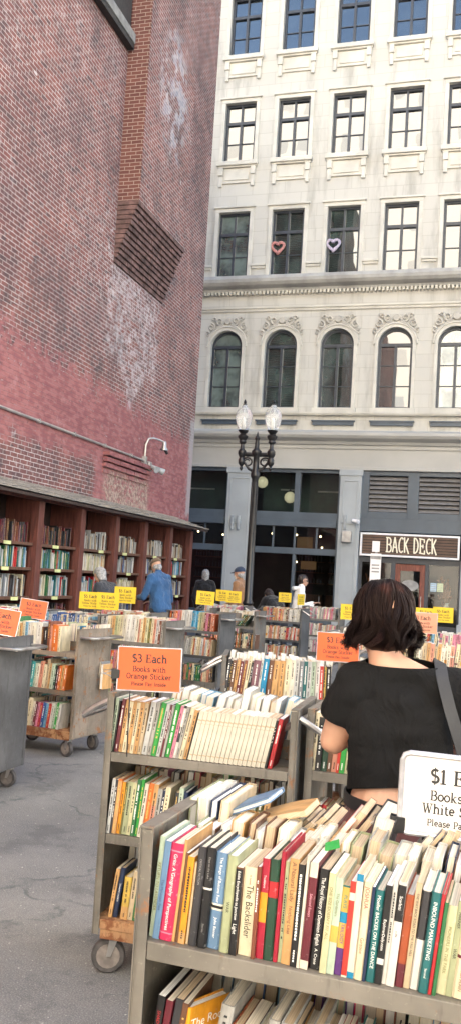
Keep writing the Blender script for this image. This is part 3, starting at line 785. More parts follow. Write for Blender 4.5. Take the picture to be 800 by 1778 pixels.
    s.build('bottle_row', M['dark_frame'], root, offset=off)
    s = MB(); s.box(-6.75, -6.2, FY + 3.0, FY + 3.05, 2.72, 3.12); s.box(-6.7, -6.15, FY + 3.6, FY + 3.65, 2.0, 2.3); s.build('lit_panel', M['warm_lit'], root, offset=off)
    s = MB()
    for k, (x, yy, z) in enumerate([(-7.2, 1.2, 3.1), (-6.6, 2.2, 3.14), (-5.55, 1.0, 3.06), (-5.15, 1.9, 3.05), (-5.9, 3.2, 2.78), (-9.0, 1.5, 3.0), (-10.1, 2.1, 3.1), (-5.4, 3.5, 2.2), (-6.9, 3.8, 2.25)]):
        s.lathe([(.001, -.035), (.032, -.015), (.036, .01), (.001, .04)], (x, FY + yy, z), 8)
    s.build('ceiling_bulbs', M['bulb'], root, offset=off)
    return root

def opposite():
    root = thing('office_block', 'sunlit pale office block seen only as bright reflections in the windows', 'building', (-12, -15, 0))
    s = MB(); s.box(-48, 19, -30, -15, 0, 43); s.box(-48.4, 19.4, -30.4, -14.6, 43.002, 44.2)
    s.build('wall', M['opp'], root, offset=(-12, -15, 0))

def brick_building():
    X = -7.3
    off = (X, 14, 0)
    root = thing('brick_building', 'tall old brick building with flaking red paint beside the book lot', 'building', off)
    s = MB(); YE, TOP, Y0 = 20.95, 17.4, -6.0
    by0, by1, bx = 15.6, 18.25, -6.85
    s.quad((X, Y0, 0), (X, YE, 0), (X, YE, 7.5), (X, Y0, 7.5))
    s.quad((X, Y0, 7.5), (X, by0, 7.5), (X, by0, TOP), (X, Y0, TOP)); s.quad((X, by1, 7.5), (X, YE, 7.5), (X, YE, TOP), (X, by1, TOP))
    s.quad((X, YE, 0), (X - 14, YE, 0), (X - 14, YE, TOP), (X, YE, TOP)); s.quad((X, Y0, 0), (X, Y0, TOP), (X - 14, Y0, TOP), (X - 14, Y0, 0))
    s.quad((X, Y0, TOP), (X, YE, TOP), (X - 14, YE, TOP), (X - 14, Y0, TOP))
    s.build('wall', M['brick'], root, offset=off)
    s = MB(); s.quad((bx, by0, 8.72), (bx, by1, 8.72), (bx, by1, TOP + .6), (bx, by0, TOP + .6)); s.quad((X, by1, 8.72), (bx, by1, 8.72), (bx, by1, TOP + .6), (X, by1, TOP + .6))
    s.quad((X - .4, by0, TOP + .6), (bx, by0, TOP + .6), (bx, by1, TOP + .6), (X - .4, by1, TOP + .6))
    c = s.build('chimney_breast', M['brick'], root, offset=off)
    s = MB(); s.quad((X, by0, 8.72), (bx, by0, 8.72), (bx, by0, TOP + .6), (X, by0, TOP + .6))
    s.build('chimney_side', M['brick_pier'], c, offset=off)
    s = MB(); n = 13                                                  # stepped courses carrying the breast
    cr = random.Random(9)
    for k in range(n):
        z0 = 7.5 + (8.72 - 7.5) * k / n; z1 = 7.5 + (8.72 - 7.5) * (k + 1) / n
        y = by0
        while y < by1 - .01:
            y2 = min(by1, y + cr.choice((.2, .21, .1, .22)))
            s.box(X - .02, X + .45 * (k + 1) / n - cr.uniform(0, .012), y + .004, y2 - .004, z0 + .012, z1 - .002); y = y2
    s.build('stepped_corbel', M['corbel'], root, offset=off)
    s = MB()
    for k in range(4):
        z0 = 3.42 + .11 * k
        y = 15.75
        while y < 18.0:
            y2 = min(18.05, y + cr.choice((.2, .21, .1, .22)))
            s.box(X - .02, X + .035 * (k + 1) - cr.uniform(0, .012), y + .004, y2 - .004, z0 + .02, z0 + .1); y = y2
    s.build('stepped_corbel', M['brick'], root, offset=off)
    # upper window whose sill just shows
    s = MB(); s.box(X - .1, X + .16, 13.0, 15.56, 11.85, 12.05); so = s.build('sill', M['granite_sill'], root, offset=off, bevel=.01)
    s = MB(); s.box(X + .005, X + .06, 13.1, 15.5, 12.052, 14.5); w = s.build('window', M['sill_dark'], root, offset=off)
    s = MB(); s.box(X + .005, X + .14, 13.0, 15.555, 11.74, 11.848); s.build('timber_strip', M['sill_dark'], so, offset=off)
    return root

def bookcase():
    off = (-6.9, 14, 0)
    root = thing('bookcase', 'long red-brown outdoor bookcase under a shingle lean-to against brick wall', 'bookcase', off)
    BY = [6.6, 8.0, 9.4, 10.8, 12.22, 13.67, 15.1, 16.5, 17.93, 19.25]
    XB, XF = -7.24, -6.6
    for i, y in enumerate(BY):
        s = MB(); s.box(XF - .13, XF, y - .085, y + .085, .02, 2.56); s.box(XB + .03, XF - .131, y - .02, y + .02, .05, 2.62)
        s.build('post', M['wood_red'], root, offset=off, bevel=.006)
    SZ = [.28, .68, 1.12, 1.55, 1.92]
    for i in range(len(BY) - 1):
        a, b = BY[i] + .022, BY[i + 1] - .022
        for z in SZ:
            s = MB(); s.box(XB + .03, XF - .135, a, b, z - .03, z); s.box(XF - .134, XF - .06, a + .066, b - .066, z - .045, z)
            sh = s.build('shelf', M['wood_shelf'], root, offset=off, bevel=.004)
            t = MB(); c = (a + b) / 2 + rnd.uniform(-.2, .2); t.box(XF - .059, XF - .055, c - .10, c + .10, z - .055, z - .005)
            t.build('price_tag', M['tag'], sh, offset=off)
    s = MB(); s.box(XB, XB + .028, BY[0], BY[-1] + .06, .05, 2.72); s.build('back_board', M['wood_dark'], root, offset=off)
    s = MB(); s.box(XF - .10, XF - .04, BY[0] - .08, BY[-1] + .084, 2.562, 2.64); s.box(XB + .04, XF - .105, BY[-1] + .021, BY[-1] + .05, .06, 2.6)
    s.build('header', M['wood_red'], root, offset=off, bevel=.005)
    s = MB(); N = 6; xr, zr, xe, ze = X_ROOF
    sr = random.Random(11)
    for k in range(N):
        t0, t1 = k / N, (k + 1.25) / N
        x0, z0 = xr + (xe - xr) * t0, zr + (ze - zr) * t0; x1, z1 = xr + (xe - xr) * min(t1, 1.04), zr + (ze - zr) * min(t1, 1.04)
        y = BY[0] - .3
        while y < 19.72:
            y2 = min(19.74, y + sr.uniform(.09, .2)); dz = sr.uniform(0, .006); dx = sr.uniform(0, .02)
            lo, hi = .012 + dz, .034 + dz
            s.add([(x0, y, z0 + .0 + lo - .01), (x0, y2 - .004, z0 + lo - .01), (x1 - dx, y2 - .004, z1 + hi - .012), (x1 - dx, y, z1 + hi - .012),
                   (x0, y, z0 + lo), (x0, y2 - .004, z0 + lo), (x1 - dx, y2 - .004, z1 + hi), (x1 - dx, y, z1 + hi)],
                  [(0, 3, 2, 1), (4, 5, 6, 7), (0, 1, 5, 4), (1, 2, 6, 5), (2, 3, 7, 6), (3, 0, 4, 7)])
            y = y2
    s.build('shingle_roof', M['shingle'], root, offset=off)
    s = MB(); 
    s.add([(xr, BY[0] - .3, zr - .05), (xe, BY[0] - .3, ze - .05), (xe, 19.7, ze - .05), (xr, 19.7, zr - .05), (xr, BY[0] - .3, zr - .005), (xe, BY[0] - .3, ze - .005), (xe, 19.7, ze - .005), (xr, 19.7, zr - .005)],
          [(0, 1, 2, 3), (4, 7, 6, 5), (0, 4, 5, 1), (1, 5, 6, 2), (2, 6, 7, 3), (3, 7, 4, 0)])
    s.build('roof_board', M['wood_dark'], root, offset=off)
    return BY, SZ
X_ROOF = (-7.29, 2.90, -6.38, 2.62)

def street_lamp():
    x, y = -4.2, 15.5
    t = thing('street_lamp', 'black twin-globe street lamp with ornate arms before the pale building', 'street lamp', (x, y, 0))
    s = MB(); s.lathe([(.24, 0), (.24, .12), (.20, .16), (.20, .3), (.16, .36), (.13, .7), (.16, .74), (.12, .8), (.085, 1.0), (.08, 1.1), (.10, 1.14), (.075, 1.2), (.058, 3.35), (.085, 3.4), (.085, 3.46), (.06, 3.5), (.055, 3.75), (.09, 3.8), (.09, 3.86), (.05, 3.9), (.035, 4.05), (.05, 4.09), (.02, 4.15), (.004, 4.22)], n=14)
    for k in range(6):
        a = k * PI / 3; s.tube([(.055 * math.cos(a), .055 * math.sin(a), 1.25), (.05 * math.cos(a), .05 * math.sin(a), 3.3)], .014, 5)
    s.build('pole', M['lamp_iron'], t, smooth=True)
    for sg in (-1, 1):
        s = MB()
        s.tube([(0, 0, 3.78), (sg * .1, 0, 3.80), (sg * .2, 0, 3.80), (sg * .27, 0, 3.80)], [.035, .04, .04, .035], 8)
        pts = [(sg * (.16 + .10 * math.cos(R(a)) * (1 - a / 900)), 0, 3.66 + .09 * math.sin(R(a)) * (1 - a / 900)) for a in range(0, 540, 30)]
        s.tube(pts, [.022 - .012 * i / 17 for i in range(18)], 6)
        s.tube([(sg * .05, 0, 3.5), (sg * .13, 0, 3.54), (sg * .22, 0, 3.66), (sg * .27, 0, 3.78)], [.03, .026, .024, .03], 7)
        s.lathe([(.004, 3.50), (.035, 3.54), (.02, 3.58), (.06, 3.63), (.065, 3.70), (.045, 3.74), (.075, 3.80), (.075, 3.86), (.04, 3.90), (.035, 3.98), (.07, 4.02), (.06, 4.05), (.09, 4.10), (.095, 4.13), (.05, 4.17), (.08, 4.20), (.10, 4.235), (.06, 4.24)], (sg * .27, 0, 0), 12)
        a_ = s.build('arm', M['lamp_iron'], t, smooth=True)
        s = MB(); s.lathe([(.075, 4.242), (.10, 4.27), (.135, 4.36), (.15, 4.46), (.145, 4.54), (.12, 4.60), (.085, 4.63), (.06, 4.65), (.045, 4.69), (.03, 4.70)], (sg * .27, 0, 0), 20)
        g = s.build('globe', M['globe'], t, smooth='all')
        s = MB(); s.lathe([(.03, 4.70), (.045, 4.71), (.02, 4.73), (.03, 4.75), (.006, 4.80)], (sg * .27, 0, 0), 10); s.build('finial', M['lamp_iron'], g, smooth=True)
        s = MB(); s.lathe([(.02, 4.245), (.028, 4.3), (.028, 4.42), (.004, 4.47)], (sg * .27, 0, 0), 8); s.build('lamp_bulb', M['ink_white'], g, smooth=True)

def wall_things():
    X = -7.3
    # conduit along the wall
    s = MB(); s.tube([(X + .035, 6.0, 3.95), (X + .035, 17.72, 3.94)], .024, 8)
    y = 7
    for k in range(9): s.box(X, X + .062, 6.6 + k * 1.3, 6.64 + k * 1.3, 3.91, 3.98)
    o = s.build('conduit_pipe', M['galv'], None, smooth=True, offset=(X, 12, 3.9)); o.location = (X, 12, 3.9)
    tag(o, 'grey metal conduit pipe running along the red brick wall', 'pipe')
    t = thing('wall_lamp', 'gooseneck lamp rising from the conduit end with a small dark lamp head', 'wall lamp', (X, 17.75, 3.95))
    s = MB(); s.tube([(.04, 0, 0), (.05, 0, .34), (.10, .02, .47), (.18, .10, .49), (.27, .2, .47), (.34, .3, .44)], .022, 8); s.box(.001, .08, -.06, .06, -.08, .08)
    s.build('gooseneck', M['galv'], t, smooth=True)
    s = MB(); s.lathe([(.03, 0), (.05, -.03), (.05, -.12), (.09, -.18), (.09, -.2), (.02, -.2)], (.35, .31, .46), 12); s.build('lamp_head', M['chrome'], t, smooth=True)
    s = MB(); s.tube([(.35, .31, .3), (.4, .38, .2)], [.03, .035], 8); s.build('camera_arm', M['lamp_iron'], t, smooth=True)
    t = thing('floodlight', 'white twin floodlight fixed to the wall at the end of the conduit', 'floodlight', (X, 18.0, 3.86))
    s = MB(); s.box(.001, .09, -.09, .09, -.11, .09); s.build('junction_box', M['galv'], t, bevel=.01)
    for dy in (-.1, .16):
        s = MB(); s.tube([(.09, dy * .3, 0), (.16, dy * .8, -.02)], .02, 6)
        s.tube([(.13, dy * .7, -.01), (.21, dy, -.05), (.30, dy * 1.5, -.10)], [.035, .05, .075], 12)
        s.build('lamp_head', M['fitting'], t, smooth=True)
    # pilaster fittings
    t = thing('wall_sconce', 'small white bracket light on the left blue-grey pilaster', 'wall lamp', (-8.1, FY - .10, 3.35))
    s = MB(); s.box(-.16, .16, -.05, -.001, -.04, .04); s.build('bracket', M['fitting'], t, bevel=.01)
    for dx in (-.1, .1):
        s = MB(); s.lathe([(.05, -.24), (.055, -.2), (.055, .2), (.03, .22)], (dx, -.10, 0), 10); s.build('lamp_tube', M['fitting'], t, smooth=True)
    t = thing('wall_sconce', 'grey bracket light with a box below on the middle pilaster', 'wall lamp', (-4.5, FY - .10, 3.05))
    s = MB(); s.box(-.2, .2, -.05, -.001, .38, .46); s.box(-.12, -.04, -.1, -.051, .2, .66); s.build('bracket', M['fitting'], t, bevel=.01)
    s = MB(); s.box(-.15, .15, -.2, -.001, -.2, .16); s.build('junction_box', M['galv'], t, bevel=.02)
    t = thing('security_camera', 'small white security camera at the edge of the middle pilaster', 'camera', (-4.25, FY - .10, 3.5))
    s = MB(); s.tube([(0, 0, 0), (0, -.12, .02)], .025, 8); s.build('mount', M['trim_white'], t, smooth=True)
    s = MB(); s.tube([(-.08, -.16, .04), (.12, -.24, .0)], [.055, .065], 12); s.build('camera_body', M['trim_white'], t, smooth=True)
    # globe pendant inside the shop window, then a globe standing in for a reflection
    for px, py, pz, lab in ((-7.50, FY + .6, 4.74, 'glowing globe pendant in the shop window close behind the lamp pole'), (-6.62, FY + .95, 4.30, 'globe standing in for a street lamp reflection in the upper shop window')):
        t = thing('window_globe', lab, 'pendant lamp', (px, py, pz), group='globe pendants in the shop window')
        s = MB(); s.lathe([(.001, -.19), (.1, -.165), (.17, -.09), (.19, 0), (.17, .09), (.1, .165), (.05, .19)], n=18); s.build('globe', M['pendant'], t, smooth='all')
        s = MB(); s.tube([(0, 0, .19), (0, 0, 5.1 - pz)], .012, 6); s.lathe([(.06, .17), (.06, .22), (.02, .26)], n=10); s.build('stem', M['lamp_iron'], t, smooth=True)
    # hearts
    for x, lab, m in ((-7.30, 'pink heart-shaped wreath hanging in an upper window', 'heart_pink'), (-5.46, 'pale lilac heart-shaped wreath hanging in an upper window', 'heart_lilac')):
        s = MB(); pts = []
        for i in range(41):
            a = 2 * PI * i / 40
            pts.append((.0165 * 16 * math.sin(a) ** 3 * .9, 0, .0155 * (13 * math.cos(a) - 5 * math.cos(2 * a) - 2 * math.cos(3 * a) - math.cos(4 * a))))
        hr = random.Random(2)
        s.tube(pts, [.055 + hr.uniform(-.012, .012) for _ in pts], 8)
        o = s.build('heart_wreath', M[m], None, smooth=True); o.location = (x, FY + .09, 12.48); o.scale = (.86,) * 3
        tag(o, lab, 'wreath', 'heart wreaths in the upper windows')
    # shop sign
    t = thing('shop_sign', 'long wooden slat shop sign in a white border reading BACK DECK', 'sign', (-2.59, FY - .02, 2.84))
    s = MB(); w, h = 1.50, .36
    s.box(-w, w, -.08, 0, h - .06, h); s.box(-w, w, -.08, 0, -h, -h + .06); s.box(-w, -w + .06, -.08, 0, -h + .06, h - .06); s.box(w - .06, w, -.08, 0, -h + .06, h - .06)
    s.build('border', M['trim_white'], t, bevel=.006)
    s = MB(); s.box(-w + .06, w - .06, -.02, -.005, -h + .06, h - .06); s.build('backing', M['interior'], t)
    s = MB()
    for k in range(7):
        z = -h + .065 + k * .086
        s.box(-w + .062, w - .062, -.045, -.021, z + .008, z + .074)
    s.build('slats', M['sign_slat'], t, bevel=.004)
    s = MB(); slab_text(s, 'BACK DECK', .47, .06, -.22, -.075, weight=.09, thinw=.08, sx=.56, jit=.07)
    s.build('lettering', M['letter_lit'], t)
    # parking sign on a post
    t = thing('street_sign', 'narrow white sign with grey marks on a thin grey post before the shop', 'street sign', (-2.83, 22.1, -.0))
    s = MB(); s.tube([(0, 0, -.11), (0, 0, 2.62)], .03, 8); s.build('post', M['galv'], t, smooth=True)
    s = MB(); s.box(-.13, .13, -.04, -.032, 1.62, 2.36); s.build('sign_panel', M['trim_white'], t)
    for x_, z, h_ in ((.12, 2.22, .08), (.09, 2.06, .035), (.09, 1.98, .035), (.09, 1.90, .035), (.1, 1.68, .04)):
        s = MB(); s.box(-x_, x_, -.043, -.041, z, z + h_); s.build('sign_mark', M['ink_grey'], t)
    s = MB(); s.box(-.1, .08, -.05, -.032, 2.4, 2.66); s.build('upper_sign', M['trim_white'], t)
    # dried flower arrangements and notices in the shop window
    fr = random.Random(21)
    for (x, z, lab) in ((-3.72, .62, 'dried orange branches in a tall vase in the shop window left of the door'), (-1.45, .62, 'dried orange branches in a tall vase in the shop window right of the door')):
        t = thing('dried_flowers', lab, 'flowers', (x, FY + .55, z), group='dried flowers in the shop windows')
        s = MB(); s.lathe([(.1, 0), (.12, .1), (.09, .4), (.07, .5), (.09, .55)], n=12); s.build('vase', M['trim_white'], t, smooth=True)
        s = MB()
        for k in range(34):
            a = fr.uniform(0, 2 * PI); q = fr.uniform(.06, .26); h = fr.uniform(.75, 1.35)
            e = (q * math.cos(a), q * math.sin(a), h); mid = (e[0] * .45, e[1] * .45, h * .6)
            s.tube([(0, 0, .4), mid, e], [.009, .009, .006], 4)
            for j in range(5):
                u = fr.uniform(.4, 1); s.tube([lerp(mid, e, u), tuple(c + fr.uniform(-.06, .06) for c in lerp(mid, e, u))], [.018, .006], 4)
        s.build('branches', M['dried'], t)
    s = MB(); s.box(0, .16, -.004, 0, 0, .26); s.box(.01, .15, -.006, -.0045, .02, .24, 1)
    for (x, z, lab, m) in ((-3.36, 1.62, 'white paper notice taped inside the shop window left of the door', 'trim_white'), (-1.92, 1.5, 'white-blue paper notice taped inside the shop window beside the door', 'notice_blue'), (-1.72, 1.50, 'pale green paper notice taped in the shop window right of the door', 'notice_green')):
        s = MB(); w_, h_ = (.2, .17) if m == 'trim_white' else (.18, .26); s.box(0, w_, -.003, 0, 0, h_)
        for k in range(4): s.box(.02, w_ - .02, -.0045, -.0032, .03 + k * h_ * .22, .045 + k * h_ * .22, 1)
        o = s.build('paper_notice', [M[m], M['ink_grey']]); o.location = (x, FY + .172, z); tag(o, lab, 'notice', 'notices in the shop window')
# ------------------------------------------------------------------ book trucks
def cart(label, ox, oy, rot, L=.76, D=.46, steel='cart', base='rust', tray=False, bar=None, detail=True, top=1.10):
    t = thing('book_cart', label, 'book cart', (ox, oy, 0), R(rot), 'steel book carts')
    for sx in (0, 1):
        s = MB()
        x0 = 0 if sx == 0 else L
        sg = 1 if sx == 0 else -1
        a, b = sorted((x0, x0 + sg * .004)); s.box(a, b, .002, D - .002, .16, top)
        for y0, y1 in ((0, .028), (D - .028, D)):                     # folded edge flanges
            a, b = sorted((x0 + sg * .0042, x0 + sg * .026)); s.box(a, b, y0, y0 + .003 if y0 == 0 else y1, .16, top - .001) if y0 == 0 else s.box(a, b, y1 - .003, y1, .16, top - .001)
            a, b = sorted((x0 - sg * .0035, x0 + sg * .0001)); s.box(a, b, y0, y1, .16, top)
        a, b = sorted((x0 - sg * .004, x0 + sg * .027)); s.box(a, b, -.001, D + .001, top + .0005, top + .006)
        a, b = sorted((x0 - sg * .006, x0 - sg * .0036)); s.box(a, b, .03, D - .03, .17, .21)
        s.build('end_panel', M[steel], t, bevel=.0015 if detail else 0)
    for k, z in enumerate((.22, .55, .87)):
        s = MB(); s.box(.006, L - .006, .004, D - .004, z - .004, z - .0005)
        for y0, y1 in ((.0, .0035), (D - .0035, D)): s.box(.0275, L - .0275, y0, y1, z - .036, z)
        if k == 0: s.box(.03, L - .03, .004, .007, z - .075, z - .037); s.box(.03, L - .03, D - .007, D - .004, z - .075, z - .037)
        s.build('shelf', M[base if k == 0 else steel], t, bevel=.002 if detail else 0)
    s = MB(); s.box(.03, L - .03, D / 2 - .002, D / 2 + .002, .872, .95); s.build('divider', M[steel], t)
    for x, y in ((.07, .06), (L - .07, .06), (.07, D - .06), (L - .07, D - .06)):
        s = MB(); s.box(x - .035, x + .035, y - .035, y + .035, .153, .162); s.lathe([(.02, .13), (.024, .152)], (x, y, 0), 8)
        a = rnd.uniform(-.5, .5)
        f = Matrix.Translation((x, y, 0)) @ Matrix.Rotation(a, 4, 'Z')
        for q in (-1, 1):
            s.add([(-.016, q * .022, .135), (.016, q * .022, .135), (-.018 - .008, q * .022, .068), (.012 - .02, q * .022, .068), (-.016, q * .025, .135), (.016, q * .025, .135), (-.026, q * .025, .068), (-.008, q * .025, .068)],
                  [(0, 1, 3, 2), (4, 6, 7, 5), (0, 4, 5, 1), (1, 5, 7, 3), (3, 7, 6, 2), (2, 6, 4, 0)], 0, f)
        s.box(-.018, .018, -.025, .025, .13, .136, 0, f)
        c = s.build('caster', M['chrome'], t)
        w = MB(); w.lathe([(.045, -.017), (.062, -.017), (.067, -.010), (.0675, 0), (.067, .010), (.062, .017), (.045, .017)], (0, 0, 0), 20, 0, 'y')
        w.lathe([(.012, -.0195), (.047, -.0185), (.047, .0185), (.012, .0195)], (0, 0, 0), 16, 1, 'y')
        w.v = [tuple(f @ Vector((p[0] - .018, p[1], p[2] + .068))) for p in w.v]
        w.build('wheel', [M['rubber'], M['hub']], c, smooth=True)
    for sx in ((0, 1) if bar is None else bar):
        x0 = 0 if sx == 0 else L; sg = -1 if sx == 0 else 1
        s = MB()
        if tray:
            z = top - .075
            s.box(*sorted((x0 + sg * .004, x0 + sg * .13)), .03, D - .03, z, z + .004)
            s.tube([(x0 + sg * .004, .02, z + .012), (x0 + sg * .10, .02, z + .012), (x0 + sg * .145, .06, z + .012), (x0 + sg * .145, D - .06, z + .012), (x0 + sg * .10, D - .02, z + .012), (x0 + sg * .004, D - .02, z + .012)], .011, 8)
        else:
            z = top - .08
            s.tube([(x0 + sg * .004, .03, z + .05), (x0 + sg * .06, .03, z + .02), (x0 + sg * .12, .05, z - .02), (x0 + sg * .135, .09, z - .03), (x0 + sg * .135, D - .09, z - .03), (x0 + sg * .12, D - .05, z - .02), (x0 + sg * .06, D - .03, z + .02), (x0 + sg * .004, D - .03, z + .05)], .0125, 8)
        s.build('handle', M['chrome'], t, smooth=True)
    return mat_of((ox, oy, 0), R(rot))

# ------------------------------------------------------------------ books
def hx(h):
    h = h.lstrip('#'); v = [int(h[i:i + 2], 16) / 255 for i in (0, 2, 4)]
    return tuple(c / 12.92 if c <= .04045 else ((c + .055) / 1.055) ** 2.4 for c in v)
BC = {'black': '1b1a1b', 'charcoal': '38373a', 'white': 'd6d3cc', 'cream': 'dccfae', 'ivory': 'd9d2c0', 'tan': 'c79a63', 'beige': 'c2ae8e', 'brown': '6a4630', 'chestnut': '7d4530',
      'maroon': '64202b', 'crimson': 'a81c35', 'red': 'b3242a', 'scarlet': 'c8382c', 'pink': 'd0839a', 'magenta': 'c42a55', 'orange': 'd2702c', 'amber': 'd99422', 'yellow': 'c9a94e',
      'lemon': 'c8c49c', 'olive': '6f6b3c', 'sage': 'a3a983', 'green': '2f6e41', 'emerald': '2f9a3f', 'forest-green': '20422f', 'teal': '1f6668', 'turquoise': '3d9c9c', 'sky-blue': '78a8c4',
      'cyan': '1583ad', 'blue': '2c5591', 'navy': '1d2c4b', 'slate-blue': '6383a3', 'steel-grey': '83878b', 'grey': 'a5a39d', 'silver': 'bfc0be', 'lilac': '8d7aa0', 'purple': '5b2f77', 'rust': '9c4a26', 'salmon': 'd08f77', 'mint': 'b3c4ae', 'mauve': '76505a'}
BM = {}
def book_mats():
    for k, h in BC.items():
        g = G('cover_' + k.replace('-', '_')); c = dk(hx(h), .84)
        w = g.noise(18, 4, .6, vec=g.mapping((1, 1, .35)))
        col = g.mix(g.step(w, .35, .7), dk(c, .72), dk(c, 1.16))
        sc = g.step(g.noise(95, 4, .75), .60, .70)
        col = g.mix(g.math('MULTIPLY', sc, .5), col, tuple(min(1, x * .6 + .25) for x in c))
        g.set(col, g.math('MULTIPLY_ADD', g.noise(25, 2), .3, .28))
        g.bump(w, .08, .003)
        BM[k] = g.m

def bar_marks(mb, w, h, rng, mi, inset):
    """small separate blocks like worn lettering down a spine"""
    lw = min(w * .34, .0075)
    if w < .007: return
    z = h * rng.uniform(.84, .92); e = h * rng.uniform(.25, .5); cx = w / 2
    while z > e:
        l = rng.uniform(.002, .005)
        mb.add([(cx - lw / 2, -.0006, z - l), (cx + lw / 2, -.0006, z - l), (cx + lw / 2 * rng.uniform(.3, 1), -.0006, z), (cx - lw / 2 * rng.uniform(.6, 1), -.0006, z)], [(0, 1, 2, 3)], mi)
        z -= l + rng.uniform(.0008, .0018) + (rng.random() < .16) * .007
    z = h * rng.uniform(.14, .2)
    while z > h * .06 and w > .01:
        l = rng.uniform(.002, .004); mb.add([(cx - lw / 3, -.0006, z - l), (cx + lw / 3, -.0006, z - l), (cx + lw / 3, -.0006, z), (cx - lw / 3, -.0006, z)], [(0, 1, 2, 3)], mi); z -= l + .0015

def book_geo(w, h, d, hard, bands, curl, marks, rng):
    """cover (U section: spine and two boards) and page block; spine faces -y, origin at bottom left of the spine"""
    t = .0028 if hard else .0009
    e = .004 if hard else .0012
    out = [(0, d), (0, e), (.18 * w, .0005), (.82 * w, .0005), (w, e), (w, d)]
    inn = [(t, d), (t, e + t), (max(t, .25 * w), e * .4 + t), (min(w - t, .75 * w), e * .4 + t), (w - t, e + t), (w - t, d)]
    zs = sorted({0.0, h} | {min(h, max(0, b * h)) for ab in bands for b in ab[:2]} | ({h * i / 8 for i in range(9)} if curl else set()))
    cb = lambda z: curl * (z / h) ** 2
    c = MB(); nz = len(zs)
    for z in zs:
        c.v += [(x + cb(z), y, z) for x, y in out] + [(x + cb(z), y, z) for x, y in inn]
    for i in range(nz - 1):
        zm = (zs[i] + zs[i + 1]) / 2 / h
        bi = 0
        for ab in bands:
            if ab[0] < zm < ab[1]: bi = ab[2]
        o, p = i * 12, (i + 1) * 12
        for k in range(5):
            c.f.append((o + k, o + k + 1, p + k + 1, p + k)); c.mi.append(bi if 1 <= k <= 3 else (bi if bands and bands[0][-1] == 9 else 0))
            c.f.append((o + 6 + k, p + 6 + k, p + 7 + k, o + 7 + k)); c.mi.append(0)
        c.f.append((o, p, p + 6, o + 6)); c.mi.append(0); c.f.append((o + 5, o + 11, p + 11, p + 5)); c.mi.append(0)
    for o in (0, (nz - 1) * 12):
        for k in range(5): c.f.append((o + k, o + k + 1, o + 7 + k, o + 6 + k)); c.mi.append(0)
    if marks: bar_marks(c, w, h, rng, 1, 0)
    pi_ = .0035 if hard else .0006
    p = MB(); zz = [pi_] + [z for z in zs if pi_ < z < h - pi_] * (1 if curl else 0) + [h - pi_]
    x0, x1, y0, y1 = t, w - t, e + t + .0005, d - pi_
    for z in zz: p.v += [(x0 + cb(z), y0, z), (x1 + cb(z), y0, z), (x1 + cb(z), y1, z), (x0 + cb(z), y1, z)]
    for i in range(len(zz) - 1):
        for k in range(4): p.f.append((i * 4 + k, i * 4 + (k + 1) % 4, i * 4 + 4 + (k + 1) % 4, i * 4 + 4 + k)); p.mi.append(0)
    n = (len(zz) - 1) * 4
    p.f += [(3, 2, 1, 0), (n, n + 1, n + 2, n + 3)]; p.mi += [0, 0]
    return c, p

BOOKS = []                         # individuals, for the labels
MASS = MB(); MASS_MATS = []; MASS_IX = {}
NIND = [0]
def mass_ix(m):
    if m.name not in MASS_IX: MASS_IX[m.name] = len(MASS_MATS); MASS_MATS.append(m)
    return MASS_IX[m.name]

